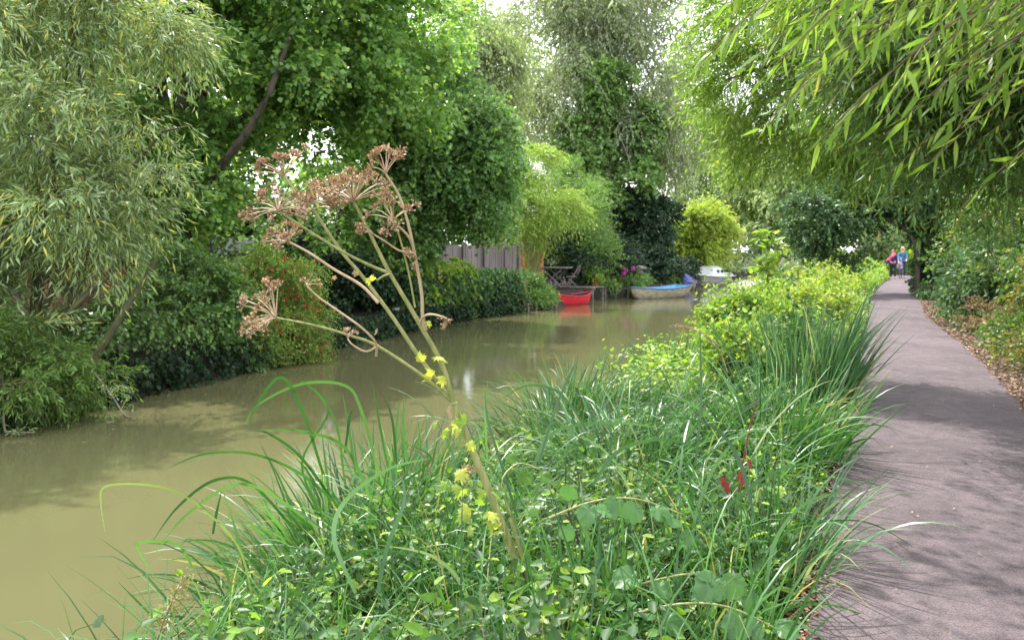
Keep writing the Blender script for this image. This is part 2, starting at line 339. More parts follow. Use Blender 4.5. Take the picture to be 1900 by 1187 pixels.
w = mk('river_water', [(Vw, np.stack([i[:-1], i[:-1]+1, i[1:]+1, i[1:]], -1))], WATER, loc=np.array([0, 0, 0.])); tag(w, kind='structure')

# asphalt footpath
m, nt, N, L = _mat('path_asphalt')
tc = N('ShaderNodeTexCoord')
def nz(sc_, d=4):
    q = N('ShaderNodeTexNoise'); q.inputs['Scale'].default_value = sc_; q.inputs['Detail'].default_value = d; L(tc.outputs['Object'], q.inputs[0]); return q
big, mid, fine = nz(.9, 4), nz(9, 5), nz(110, 2)
cr = N('ShaderNodeValToRGB'); cr.color_ramp.elements[0].position = .3; cr.color_ramp.elements[0].color = (.080, .064, .071, 1); cr.color_ramp.elements[1].position = .72; cr.color_ramp.elements[1].color = (.126, .101, .109, 1); L(big.outputs[0], cr.inputs[0])
c2 = N('ShaderNodeValToRGB'); c2.color_ramp.elements[0].position = .3; c2.color_ramp.elements[0].color = (.78, .78, .78, 1); c2.color_ramp.elements[1].position = .7; c2.color_ramp.elements[1].color = (1.15, 1.12, 1.1, 1); L(mid.outputs[0], c2.inputs[0])
vo = N('ShaderNodeTexVoronoi'); vo.inputs['Scale'].default_value = 190; L(tc.outputs['Object'], vo.inputs[0])
c3 = N('ShaderNodeValToRGB'); c3.color_ramp.elements[0].position = .0; c3.color_ramp.elements[0].color = (.66, .66, .67, 1); c3.color_ramp.elements[1].position = 1; c3.color_ramp.elements[1].color = (1.42, 1.4, 1.37, 1)
sp = N('ShaderNodeSeparateColor'); L(vo.outputs['Color'], sp.inputs[0]); L(sp.outputs[0], c3.inputs[0])
v1 = N('ShaderNodeVectorMath'); v1.operation = 'MULTIPLY'; L(cr.outputs[0], v1.inputs[0]); L(c2.outputs[0], v1.inputs[1])
v2 = N('ShaderNodeVectorMath'); v2.operation = 'MULTIPLY'; L(v1.outputs[0], v2.inputs[0]); L(c3.outputs[0], v2.inputs[1])
wn = nz(1.7, 6); wv = N('ShaderNodeVectorMath'); wv.operation = 'MULTIPLY_ADD'; wv.inputs[1].default_value = (.5, .5, .5); L(wn.outputs[1], wv.inputs[0]); L(tc.outputs['Object'], wv.inputs[2])
ck = N('ShaderNodeTexVoronoi'); ck.feature = 'DISTANCE_TO_EDGE'; ck.inputs['Scale'].default_value = .55; L(wv.outputs[0], ck.inputs[0])
cm = N('ShaderNodeMapRange'); cm.inputs[1].default_value = 0; cm.inputs[2].default_value = .009; cm.inputs[3].default_value = .82; cm.inputs[4].default_value = 1; L(ck.outputs['Distance'], cm.inputs[0])
pn_ = nz(2.6, 7); pm_ = N('ShaderNodeMapRange'); pm_.inputs[1].default_value = .55; pm_.inputs[2].default_value = .68; pm_.inputs[3].default_value = 1; pm_.inputs[4].default_value = .80; L(pn_.outputs[0], pm_.inputs[0])
mm = N('ShaderNodeMath'); mm.operation = 'MULTIPLY'; L(cm.outputs[0], mm.inputs[0]); L(pm_.outputs[0], mm.inputs[1])
v3 = N('ShaderNodeVectorMath'); v3.operation = 'SCALE'; L(v2.outputs[0], v3.inputs[0]); L(mm.outputs[0], v3.inputs['Scale']); v2 = v3
b = N('ShaderNodeBsdfPrincipled'); b.inputs['Roughness'].default_value = .85; b.inputs['Specular IOR Level'].default_value = .25; L(v2.outputs[0], b.inputs['Base Color'])
bp = N('ShaderNodeBump'); bp.inputs['Strength'].default_value = .6; bp.inputs['Distance'].default_value = .006; L(vo.outputs['Distance'], bp.inputs['Height']); L(bp.outputs[0], b.inputs['Normal'])
o = N('ShaderNodeOutputMaterial'); L(b.outputs[0], o.inputs[0]); ASPH = m
pl = [(1500, 1187), (1522, 1050), (1548, 900), (1570, 780), (1586, 700), (1607, 622), (1616, 555), (1634, 530), (1653, 517)]
pr_ = [(1950, 805), (1900, 760), (1850, 700), (1800, 650), (1756, 617), (1722, 590), (1710, 563), (1701, 543), (1696, 531), (1694, 517)]
Ls = np.array([st_of(onz(*q)) for q in pl]); Rs = np.array([st_of(onz(*q)) for q in pr_])
Ls = np.vstack([[-30, Ls[0, 1]], Ls, [62, Ls[-1, 1]-.1], [160, Ls[-1, 1]-1]])
Rs = np.vstack([[-30, 1.35], [4, 1.4], Rs, [62, Rs[-1, 1]-.1], [160, Rs[-1, 1]-1]])
Rs = Rs[np.argsort(Rs[:, 0])]
def pathL(s): return np.interp(s, Ls[:, 0], Ls[:, 1])
def pathR(s): return np.interp(s, Rs[:, 0], Rs[:, 1])
ps = np.concatenate([[-30, -10], np.arange(0, 60, .12), np.arange(60, 160, 4)])
jl = np.cumsum(rng.normal(size=len(ps)))*0+rng.normal(size=len(ps))*.012; jr = rng.normal(size=len(ps))*.012
Vp = []
for k_, s in enumerate(ps):
    a, b_ = pathL(s)+jl[k_], pathR(s)+jr[k_]
    for u in (0, .08, .5, .92, 1): Vp.append(ST(s, a+(b_-a)*u, (.012, .02, .035, .02, .012)[(0, .08, .5, .92, 1).index(u)]))
i = np.arange(len(ps)*5).reshape(len(ps), 5)
fp = np.stack([i[:-1, :-1], i[:-1, 1:], i[1:, 1:], i[1:, :-1]], -1).reshape(-1, 4)
pth = mk('footpath', [(np.array(Vp), fp)], ASPH, loc=np.zeros(3)); tag(pth, kind='structure')
# ---------------------------------------------------------------- trees of the far bank
G = lambda px, Y, z=0.1: P(px, HZ, Y)*np.array([1, 1, 0])+np.array([0, 0, z])
def PL(*a): return [P(*q) for q in a]

# grey-green willow leaning over the water, left edge
blobs = [blob(90, 40, 11.5, 190, 130, 1.6), blob(290, 60, 12, 110, 90, 1.2), blob(80, 220, 10.8, 170, 120, 1.5), blob(255, 190, 11, 100, 80, 1.1), blob(355, 235, 10.6, 62, 36, .5),
         blob(120, 370, 10.6, 170, 110, 1.4), blob(265, 330, 11, 70, 70, .9), blob(20, 500, 10.2, 100, 90, 1.0), blob(215, 455, 11, 105, 40, .8), blob(30, 650, 9.9, 60, 60, .6), blob(-100, 300, 11, 150, 400, 1.8)]
tree('willow_tree', 'grey-green willow with narrow yellow-tipped leaves leaning over the water, at the left edge', 'tree',
     [G(-40, 11.2, -.1), P(60, 620, 11.2), P(140, 560, 11.2), P(200, 330, 12)], [.16, .13, .11, .07], blobs,
     dict(nt=5600, tl=.6, droop=.4, k=12, ll=.145, lw=.024, nsub=95, subr=.23, out=.5, shell=.35, shape='kite', hang=.25, ang=.65, up=.35, stems=.004), M['willow_grey'], M['bark_green'], nlimb=14,
     extra=[tube([P(90, 760, 10.4), P(150, 700, 10.4), P(235, 570, 10.5), P(290, 480, 10.9)], [.06, .055, .045, .03], 7, sub=3),
            tube([P(40, 720, 10.2), P(110, 600, 10.3), P(215, 500, 10.5)], [.05, .04, .025], 7, sub=3)])
# low branch trailing into the river
root = thing('fallen_branch', 'thin half-bare branch trailing down to the water below the willow', 'branch', P(130, 640, 10.2))
br = [tube([P(130, 640, 10.2), P(165, 680, 9.9), P(205, 730, 9.6), P(235, 772, 9.3), P(262, 766, 9.2)], [.012, .011, .009, .006, .003], 5, sub=3),
      tube([P(205, 730, 9.6), P(228, 715, 9.6), P(256, 742, 9.5)], [.006, .005, .002], 4, sub=3),
      tube([P(5, 690, 9.6), P(8, 790, 9.2), P(20, 800, 9.1), P(64, 802, 9.1)], [.012, .012, .01, .004], 5, sub=3)]
mk('stem', br, M['bark_pale'], root)
O = np.array([P(200+50*q+rng.normal()*6, 715+55*q*rng.random()+rng.normal()*6, 9.5) for q in rng.random(45)]+[P(20+rng.random()*40, 798+rng.normal()*3, 9.1) for _ in range(14)])
mk('leaves', twig_leaves(O, runit(len(O))*np.array([1, 1, .3]), .1, .1, 4, .05, .013), M['willow_grey'], root)

# dense small-leaved bank plants under the willow, over the water
def shrub(name, label, cat, blobs, spec, mat, group=None, stem=None, nlimb=8, base=None, smat='twig', part='foliage', r=.03):
    c = np.mean([b[0] for b in blobs], 0)
    b_ = np.array(base if base is not None else [c[0], c[1], 0.0], float)
    top = b_+(c-b_)*.4
    root = thing(name, label, cat, b_, group=group)
    pcs, sub = crown(blobs, **spec)
    mk(part, pcs, [mat, M[smat]], root)
    if nlimb:
        sel = sub[rng.choice(len(sub), min(nlimb, len(sub)), replace=False)]
        mk('stems', [limbs(b_, sel, r, .006)], M[smat], root)
    return root
shrub('waterside_shrub', 'low narrow-leaved shrub dipping into the river under the willow at the left', 'shrub',
      [blob(60, 700, 9.6, 90, 60, .6), blob(140, 710, 10.0, 75, 45, .5), blob(-30, 680, 9.6, 80, 100, .6)],
      dict(nt=1500, tl=.3, droop=.3, k=9, ll=.085, lw=.02, nsub=50, subr=.35, zmin=WZ+.02, stems=.003), M['willow_dark'], nlimb=12, base=ST(5.5, -9.9, -.2))
shrub('bramble_bush', 'wide dark green bramble overhanging a black hollow above the water', 'shrub',
      [blob(300, 575, 12.7, 115, 36, .9), blob(200, 600, 12.0, 85, 30, .8), blob(390, 560, 13.8, 70, 40, .8), blob(350, 520, 14.2, 80, 45, .9), blob(390, 600, 13.6, 50, 30, .5), blob(440, 660, 13.9, 30, 40, .4)],
      dict(nt=2200, tl=.35, droop=.35, k=7, ll=.08, lw=.055, nsub=60, subr=.3, shape='kite', hang=.1, up=.7, stems=.003), M['hazel'], nlimb=22, base=ST(10.5, -10.9, 0))
# fuchsia
fb = [blob(500, 520, 15.6, 85, 55, .9), blob(430, 560, 15.2, 55, 60, .8), blob(560, 600, 15.8, 45, 70, .7), blob(500, 630, 15.2, 90, 58, .8), blob(470, 660, 14.6, 60, 42, .6), blob(580, 655, 15.2, 40, 26, .4)]
root = shrub('fuchsia_bush', 'yellow-green fuchsia bush covered in hanging red flowers, spilling over the water', 'shrub', fb,
             dict(nt=6500, tl=.32, droop=.6, k=9, ll=.05, lw=.028, nsub=170, subr=.24, hang=.2, up=.5, zmin=WZ+.06, stems=.0025), M['fuchsia_leaf'], nlimb=24, base=ST(13.5, -11.2, 0))
_, sub = crown(fb, 10, .1, 0, 2, .1, .1, nsub=1900, shell=.7)
fl = sub[rng.choice(1900, 1050)]; fl = fl[fl[:, 2] > WZ+.12]
fl = np.vstack([fl, [P(560+rng.normal()*25, 520+rng.normal()*30, 15.2) for _ in range(16)], [P(405+rng.normal()*8, 520+rng.normal()*14, 14.6) for _ in range(9)]])
pt = [sphere(q, (.011, .011, .035), 5, 3) for q in fl[:0]]
dn = np.array([0, 0, -1.])*np.ones((len(fl), 1))+rng.normal(size=(len(fl), 3))*.25
fx = [kites(fl, dn, runit(len(fl)), .06, .035, 'oval'), kites(fl, dn, runit(len(fl)), .06, .035, 'oval'), kites(fl+np.array([0, 0, -.03]), dn+runit(len(fl))*.9, runit(len(fl)), .035, .018), kites(fl+np.array([0, 0, -.03]), dn-runit(len(fl))*.9, runit(len(fl)), .035, .018)]
tag(mk('flowers', fx, M['redfl'], root), kind='stuff')

# big maple behind the willow
blobs = [blob(200, -60, 19, 260, 160, 3), blob(520, -40, 19, 250, 170, 3), blob(760, 30, 20, 120, 110, 2.2), blob(430, 160, 18.5, 150, 120, 2.2), blob(600, 130, 19, 160, 110, 2.2),
         blob(730, 190, 20, 110, 70, 1.8), blob(360, 330, 18, 130, 110, 2), blob(560, 260, 19, 120, 80, 1.8), blob(470, 400, 18, 90, 70, 1.5), blob(60, 200, 17, 220, 260, 2.5), blob(130, 420, 16, 160, 110, 1.8), blob(680, 330, 20.5, 80, 70, 1.6), blob(560, 450, 18.5, 90, 50, 1.3), blob(640, 150, 21, 90, 90, 2), blob(820, 40, 25, 60, 60, 2), blob(590, 280, 22, 75, 60, 1.6)]
tree('maple_tree', 'tall broad green maple with a dark slanting limb behind the willow', 'tree',
     [G(330, 18.5, -.1), P(335, 400, 18.5), P(345, 300, 18.5), P(330, 120, 18.5)], [.32, .26, .22, .15], blobs,
     dict(nt=18500, tl=.6, droop=.25, k=8, ll=.13, lw=.12, nsub=330, subr=.22, out=.6, shell=.35, hang=.15, up=.6, ang=.8, wid=.45), M['maple'], M['bark'], nlimb=22,
     extra=[tube([P(345, 400, 18.3), P(400, 320, 17.4), P(455, 250, 16.9), P(500, 170, 16.8), P(540, 60, 17.2)], [.14, .09, .08, .07, .05], 8, sub=4),
            tube([P(335, 300, 18.5), P(300, 150, 18.5), P(330, -40, 18.5)], [.16, .12, .08], 8, sub=4)])
# dark rounded hazel
blobs = [blob(800, 260, 24, 140, 130, 2.3), blob(730, 330, 23.5, 110, 110, 2), blob(860, 345, 24, 90, 95, 2), blob(755, 420, 23.5, 105, 62, 1.6), blob(900, 290, 24.5, 60, 100, 1.5), blob(700, 450, 23, 90, 50, 1.4), blob(820, 170, 24.5, 70, 50, 1.3), blob(905, 398, 24.5, 48, 38, 1)]
tree('hazel_tree', 'rounded dark green hazel with dense small leaves hanging in front of the plank fence', 'tree',
     [G(700, 23.6, 0), P(690, 470, 23.6), P(740, 400, 23.8), P(780, 280, 24)], [.22, .17, .13, .08], blobs,
     dict(nt=13000, tl=.5, droop=.3, k=8, ll=.125, lw=.10, nsub=300, subr=.22, out=.6, shell=.45, hang=.2, up=.5), M['hazel'], M['bark'], nlimb=20,
     extra=[tube([G(740, 23, 0), P(735, 500, 23), P(760, 420, 23.5)], [.12, .1, .07], 7, sub=3), tube([G(600, 22, 0), P(610, 480, 22), P(640, 380, 22.5)], [.16, .13, .1], 7, sub=3)])
# tall birches in the middle
blobs = [blob(1090, 60, 46, 150, 90, 4), blob(1040, 170, 45, 110, 90, 3.5), blob(1200, 130, 46, 120, 100, 3.5), blob(1160, 230, 45, 100, 70, 3), blob(1240, 270, 46, 70, 90, 3), blob(1010, 260, 46, 70, 60, 2.5), blob(1130, -30, 47, 200, 90, 4), blob(1230, 370, 46, 55, 50, 2)]
tree('birch_tree', 'tall airy silver-green birch with sky showing through, in the middle distance', 'tree',
     [G(1122, 45, 0), P(1122, 330, 45), P(1128, 200, 45), P(1120, 60, 45)], [.42, .34, .26, .14], blobs,
     dict(nt=7000, tl=1.3, droop=.8, k=10, ll=.19, lw=.11, nsub=170, subr=.28, out=.4, shell=.3, hang=.8, up=.2, stems=.012), M['birch'], M['bark_pale'], nlimb=26)
blobs = [blob(1120, 160, 44, 50, 70, 1.5), blob(1085, 250, 44, 75, 45, 1.6), blob(1175, 250, 44, 60, 45, 1.6), blob(1125, 330, 43.5, 60, 40, 1.5), blob(1060, 290, 43, 60, 40, 1.5), blob(1120, 400, 43, 60, 60, 1.8), blob(1185, 330, 43, 50, 40, 1.3)]
tree('ivy_clad_tree', 'tree with bright green ivy clumps round its pale trunk, below the birch', 'tree',
     [G(1128, 43.6, 0), P(1126, 330, 43.6), P(1118, 180, 43.8)], [.4, .32, .2], blobs,
     dict(nt=5200, tl=.6, droop=.3, k=9, ll=.2, lw=.17, nsub=110, subr=.3, up=.5), M['round'], M['bark_pale'], nlimb=12)
blobs = [blob(880, 120, 38, 75, 90, 2.5), blob(915, 210, 38, 45, 70, 2), blob(860, 40, 39, 60, 50, 2)]
tree('weeping_tree', 'pale yellow-green weeping tree against the sky behind the hazel', 'tree',
     [G(890, 38, 0), P(890, 300, 38), P(885, 120, 38)], [.25, .2, .1], blobs,
     dict(nt=3000, tl=1.0, droop=.9, k=9, ll=.16, lw=.09, nsub=60, subr=.3, hang=.9, up=.2, stems=.01), M['pale_green'], M['bark_pale'], nlimb=10)
# bamboo
blobs = [blob(1000, 320, 31.5, 45, 35, .8), blob(1005, 380, 31, 46, 33, .9), blob(962, 435, 31, 24, 32, .5), blob(1040, 385, 31, 28, 26, .6), blob(968, 375, 31.5, 28, 50, .8)]
root = thing('bamboo', 'tall golden yellow bamboo arching over the timber store', 'bamboo', G(985, 31.4))
pcs, sub = crown(blobs, 2000, .8, .5, 9, .16, .035, nsub=38, subr=.38, bias=(.3, 0, .35), hang=.2, ang=.5, up=.3)
mk('foliage', pcs, M['bamboo'], root)
mk('canes', [limbs(G(985, 31.4), sub[:45], .025, .006, nseg=7, wob=.03, sides=4)], M['stalk'], root)
# rounded shrub behind bench
blobs = [blob(1070, 390, 36, 62, 62, 1.8), blob(1090, 450, 35.5, 60, 50, 1.5), blob(1055, 330, 37, 30, 30, 1), blob(1110, 480, 35, 45, 35, 1), blob(1050, 440, 36.5, 50, 50, 1.4)]
shrub('feathery_shrub', 'rounded soft green shrub rising behind the garden table', 'shrub', blobs,
      dict(nt=4800, tl=.55, droop=.15, k=10, ll=.12, lw=.05, nsub=90, subr=.26, bias=(0, 0, .4), up=.4), M['round'], nlimb=16, base=G(1075, 36), r=.05)
shrub('evergreen_shrub', 'dark evergreen undergrowth behind the garden table and flowerpot', 'shrub',
      [blob(1040, 470, 34.8, 45, 40, .9), blob(1085, 490, 34.6, 40, 30, .8), blob(1150, 475, 37, 40, 35, 1.2)],
      dict(nt=1900, tl=.35, droop=.2, k=8, ll=.12, lw=.07, nsub=50, subr=.3), M['dark'], nlimb=12, base=G(1070, 34.8), r=.04)
# dark yew and holly
blobs = [blob(1215, 405, 44, 48, 40, 1.5), blob(1190, 450, 43.5, 40, 40, 1.2), blob(1165, 390, 44, 40, 45, 1.3)]
tree('yew_tree', 'dark blue-green ivy-covered tree with black trunk left of the lime-green shrub', 'tree', [G(1200, 44, 0), P(1203, 420, 44), P(1190, 330, 44.5)], [.5, .4, .2], blobs,
     dict(nt=3200, tl=.5, droop=.3, k=9, ll=.18, lw=.12, nsub=70, subr=.3), M['dark'], M['bark'], nlimb=10)
shrub('laurel_bush', 'very dark rounded laurel bush behind the cream rowing boat', 'shrub', [blob(1232, 490, 40, 42, 28, 1.0), blob(1205, 505, 39, 36, 24, .8), blob(1265, 505, 46, 30, 25, 1)],
      dict(nt=1900, tl=.35, droop=.2, k=8, ll=.15, lw=.09, nsub=50, subr=.3), M['dark'], nlimb=8, base=G(1230, 40))
# lime-green shrub over the moored boats
blobs = [blob(1300, 420, 50, 55, 42, 1.8), blob(1290, 448, 49.5, 46, 28, 1.5), blob(1335, 450, 50, 28, 40, 1.3), blob(1265, 430, 49.5, 20, 24, 1)]
shrub('lime_green_shrub', 'bright lime-green rounded tree-like shrub above the white cabin boat', 'shrub', blobs,
      dict(nt=2600, tl=.9, droop=.2, k=9, ll=.19, lw=.12, nsub=46, subr=.32, bias=(0, 0, .2)), M['lime'], nlimb=14, base=G(1300, 50), r=.08)
# woodland further along the river
far = [(380, 120, 44, 230, 200, 'maple', 'broad green tree filling the gaps behind the maple'),
       (1340, 300, 72, 90, 110, 'bush_far', 'grey-green tree with slim trunk right of the lime-green shrub, far along the river'),
       (1420, 330, 66, 80, 100, 'pale_green', 'pale leafy tree just left of the dark arch of branches, far off'),
       (1260, 200, 80, 110, 140, 'birch', 'tall thin silvery tree far behind the birch against the white sky'),
       (1500, 300, 60, 90, 90, 'bush_far', 'mid green tree rising behind the dark arch of branches'),
       (960, 150, 75, 90, 150, 'birch', 'faint silvery tree far off between hazel and birch'),
       (1600, 330, 75, 110, 110, 'willow_bright', 'yellow-green tree far beyond the tunnel of branches'),
       (1750, 300, 60, 140, 130, 'bush_far', 'leafy green tree beyond the tunnel on the path side')]
for j, (px, py, Y, rx, ry, mt, lb) in enumerate(far):
    bl = [blob(px, py, Y, rx*.8, ry*.8, 4), blob(px-rx*.4, py+ry*.5, Y, rx*.6, ry*.5, 3), blob(px+rx*.4, py+ry*.45, Y, rx*.6, ry*.5, 3), blob(px+rx*.1, py-ry*.6, Y, rx*.5, ry*.4, 3)]
    tree('woodland_tree', lb, 'tree', [G(px, Y, 0), P(px+4, 400, Y), P(px, py, Y)], [.35, .3, .15], bl,
         dict(nt=2600 if mt != 'birch' else 1700, tl=1.1, droop=.5, k=9, ll=.28, lw=.19, nsub=75, subr=.3, hang=.4, up=.4), M[mt], M['bark_pale' if j % 2 else 'bark'], nlimb=12, group='trees further along the river')
# low cover closing the far gaps
def hedge_line(name, label, pts, mat, h, w_, nt, ll, lw, kind=None, cat=None, bright=None):
    bl = []
    for (px, Y) in pts: bl.append((G(px, Y, h*.5), np.array([w_, w_*.6, h*.55])))
    pcs, sub = crown(bl, nt, .5, .2, 8, ll, lw, nsub=len(pts)*14, subr=.3, shell=.3, zmin=0)
    o = mk(name, pcs, M[mat]); tag(o, label, cat, kind=kind); return o
hedge_line('hedge', 'tall dark hedge closing the gardens behind the hazel and maple', [(px, 30+(px-200)*.008) for px in range(-100, 960, 60)], 'hazel', 5.2, 1.6, 7200, .2, .17, cat='hedge')
hedge_line('far_undergrowth', None, [(px, 62) for px in range(1220, 1560, 45)]+[(px, 56) for px in range(1600, 1800, 45)]+[(px, 52) for px in range(950, 1250, 50)], 'bush_far', 4.2, 2.2, 5200, .26, .2, kind='stuff')

# ---------------------------------------------------------------- climbing hedge on the garden wall
wallp = [(700, 610, 21.5), (780, 598, 23.3), (860, 588, 25.2), (905, 583, 26.3), (950, 580, 27.3)]
wl = [onz(a, b_, WZ) for a, b_, _ in wallp]
V, f_ = [], []
back = np.array([-DN[0], -DN[1], 0])
def ribbon_wall(pts, z0, z1, th, nb=6):
    pts = np.array(pts); out = []
    q, _ = smooth_path(pts, np.ones(len(pts)), nb)
    n = len(q); jit = rng.normal(size=(n, 3))*.015
    A = q*np.array([1, 1, 0])+jit; B = A+back*th
    z = lambda P_, zz: P_*np.array([1, 1, 0])+np.array([0, 0, zz])
    V = np.stack([z(A, z0), z(A, z1), z(B, z1), z(B, z0)], 1).reshape(-1, 3)
    i = np.arange(n*4).reshape(n, 4)
    f = np.concatenate([np.stack([i[:-1, k], i[1:, k], i[1:, k+1], i[:-1, k+1]], -1) for k in range(3)])
    return V, f
tag(mk('garden_wall', [ribbon_wall([w_+back*.12 for w_ in wl], -.7, .62, .25)], M['stone'], smooth=False), 'low stone garden wall almost hidden by climbing leaves', 'wall')
pcs = []
q, _ = smooth_path(np.array(wl), np.ones(len(wl)), 30)
def curtain(q, n, z0, z1, dep, k, ll, lw, shape='kite'):
    s_ = q[rng.integers(0, len(q), n)]+rng.normal(size=(n, 3))*np.array([.1, .1, 0])
    O = s_+back*rng.uniform(-.28, dep, (n, 1)); O[:, 2] = rng.uniform(z0, z1, n)
    D = norm(np.array([-back[0]*.6, -back[1]*.6, -.3])+runit(n)*.6)
    return twig_leaves(O, D, .3, .7, k, ll, lw, shape, hang=.9, ang=.6, up=.1)
pcs += curtain(q, 3000, -.38, .85, .3, 7, .12, .095)
top = curtain(q, 900, .75, 1.05, .9, 7, .11, .09)
pcs += top
o = mk('creeper', pcs, M['ivy']); tag(o, 'thick green creeper hanging over the garden wall down to the water', 'climbing plant')
q2, _ = smooth_path(np.array(wl[:3]), np.ones(3), 30)
o = mk('hop_vine', curtain(q2, 900, -.35, .7, .2, 7, .13, .10)+curtain(q2, 600, .6, 1.4, .9, 7, .12, .1), M['weed']); tag(o, 'bright sunlit vine leaves on the near end of the garden wall under the hazel', 'climbing plant')
# stone steps and stones at the right end of the wall
st = thing('stone_steps', 'worn pale stone steps at the bank beside the red-flowered pot plants', 'steps', onz(975, 575, WZ)+back*.3)
for k_ in range(3):
    c = onz(965+16*k_, 573-k_*1.5, WZ)+back*.45; c[2] = .02-.2*k_
    mk('step', [box(c, (.62, .7, .42), A0)], M['stone'], st)
# green shrub by the canoe
shrub('bushy_plant', 'fresh green bushy plant on the bank just left of the red canoe', 'plant', [blob(992, 545, 28.8, 26, 25, .6), blob(980, 525, 28.9, 17, 16, .4), blob(1004, 562, 28.8, 13, 11, .35)],
      dict(nt=1500, tl=.35, droop=.2, k=9, ll=.08, lw=.04, nsub=40, subr=.3, bias=(0, 0, .4), zmin=WZ+.05), M['round'], nlimb=10, base=onz(1000, 573, WZ)+back*.5)
shrub('pot_plants', 'small red and orange flowering plants beside the stone steps', 'plant', [blob(955, 530, 27.6, 14, 16, .3), blob(950, 560, 27.3, 12, 12, .3)],
      dict(nt=260, tl=.2, droop=.2, k=6, ll=.08, lw=.05, nsub=14, subr=.4), M['rust_leaf'], nlimb=4, base=onz(955, 578, WZ)+back*.4)

# timber edging along the far waterline
def edging(name, label, pts, ztop, n):
    root = thing(name, label, 'bank edging', pts[0])
    q, _ = smooth_path(np.array(pts), np.ones(len(pts)), 10)
    L_ = [ribbon_wall(q, -.8, ztop, .08, 1)]
    mk('board', L_, M['dark_wood'], root, smooth=False)
    for u in np.linspace(0, len(q)-1, n):
        c = q[int(u)]-back*.07; c = c*np.array([1, 1, 0])
        mk('post', [tube([c+np.array([0, 0, -.8]), c+np.array([0, 0, ztop+rng.uniform(.0, .09)])], [.05, .045], 7)], M['old_wood'], root)
edging('timber_edging', 'dark timber bank edging with short posts below the stone steps', [onz(a, b_, WZ) for a, b_ in [(905, 583), (950, 579), (1000, 575), (1028, 571)]], -.28, 9)
edging('timber_quay', 'old timber quay with upright posts between the red canoe and the cream boat', [P(1085, HZ, 34.5)*[1, 1, 0], P(1130, HZ, 35.2)*[1, 1, 0], P(1180, HZ, 36.5)*[1, 1, 0], P(1260, HZ, 39)*[1, 1, 0]], .02, 8)

# near-black ivy added so the bank hollow's shade is painted in
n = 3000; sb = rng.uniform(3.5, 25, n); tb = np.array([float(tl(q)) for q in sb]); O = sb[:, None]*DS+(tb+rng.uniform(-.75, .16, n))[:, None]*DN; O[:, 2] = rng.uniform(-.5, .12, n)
o = mk('added_shade_ivy', twig_leaves(O, norm(np.array([DN[0], DN[1], -.5])+runit(n)*.5), .3, .6, 7, .09, .075, hang=.7, ang=.6, up=.2), M['painted_shade_leaf']); tag(o, kind='stuff')
# plank fence
fr = thing('plank_fence', 'weathered grey vertical plank fence half hidden behind hazel leaves', 'fence', G(900, 29.3, 0))
fa, fb_ = G(815, 27.6, 0), G(963, 30.6, 0); fd = norm(fb_-fa); fl_ = np.linalg.norm(fb_-fa); fang = math.atan2(fd[1], fd[0])
pb = []
nb = int(fl_/.155)
for k_ in range(nb):
    c = fa+fd*(k_+.5)*.155; c[2] = .92+rng.normal()*.01
    pb.append(box(c+np.array([0, 0, 0])+np.array([-fd[1], fd[0], 0])*(.012*(k_ % 2)), (.148, .02, 1.72), fang))
mk('boards', pb, M['grey_wood'], fr, smooth=False)
for u in (0.02, .27, .53, .8, .985):
    c = fa+fd*fl_*u-np.array([-fd[1], fd[0], 0])*.05; c[2] = .95; mk('post', [box(c, (.09, .09, 1.9), fang)], M['grey_wood'], fr, smooth=False)
for zz in (.45, 1.45):
    c = (fa+fb_)/2+np.array([-fd[1], fd[0], 0])*.045; c[2] = zz; mk('rail', [box(c, (fl_, .035, .08), fang)], M['grey_wood'], fr, smooth=False)
# timber store
sd = thing('timber_store', 'small orange-brown timber garden store behind the bamboo', 'shed', G(990, 33, 0))
sc0 = G(986, 33.2, 0)
mk('wall', [box(sc0+np.array([0, 0, .1+.0725+.145*k_]), (.92-.004*(k_ % 2), .70-.004*(k_ % 2), .14), -.2) for k_ in range(10)], M['cedar'], sd, smooth=False)
mk('roof', [box(sc0+np.array([0, 0, 1.60]), (1.06, .84, .05), -.2, ry=.06)], M['cedar'], sd, smooth=False)
for dx in (-.46, .46):
    mk('corner_post', [box(sc0+np.array([dx*math.cos(.2)-.35*math.sin(.2), -.355*math.cos(.2)-dx*math.sin(.2), .8]), (.06, .06, 1.5), -.2)], M['cedar'], sd, smooth=False)
# brown hut and slate roof seen through the willow and fuchsia
hut = thing('brick_hut', 'dark red brick hut glimpsed between willow and bramble', 'hut', G(215, 15.5, 0))
mk('wall', [box(P(190, 520, 15.8)*[1, 1, 0]+[0, 0, .75], (2.3, 1.8, 1.5), .35)], M['brick'], hut, smooth=False)
mk('roof', [box(P(190, 520, 15.8)*[1, 1, 0]+[0, 0, 1.53], (2.6, 2.1, .07), .35, rx=.08)], M['slate'], hut, smooth=False)
cot = thing('slate_roofed_shed', 'small grey slate-roofed shed above the fuchsia bush', 'shed', G(480, 19.5, 0))
c0 = G(478, 20, 0)
mk('wall', [box(c0+np.array([0, 0, .8]), (1.7, 1.6, 1.6), .3)], M['old_wood'], cot, smooth=False)
mk('roof', [box(c0+np.array([0, -.42, 1.72]), (1.95, 1.0, .05), .3, rx=.45), box(c0+np.array([0, .42, 1.72]), (1.95, 1.0, .05), .3, rx=-.45)], M['slate'], cot, smooth=False)
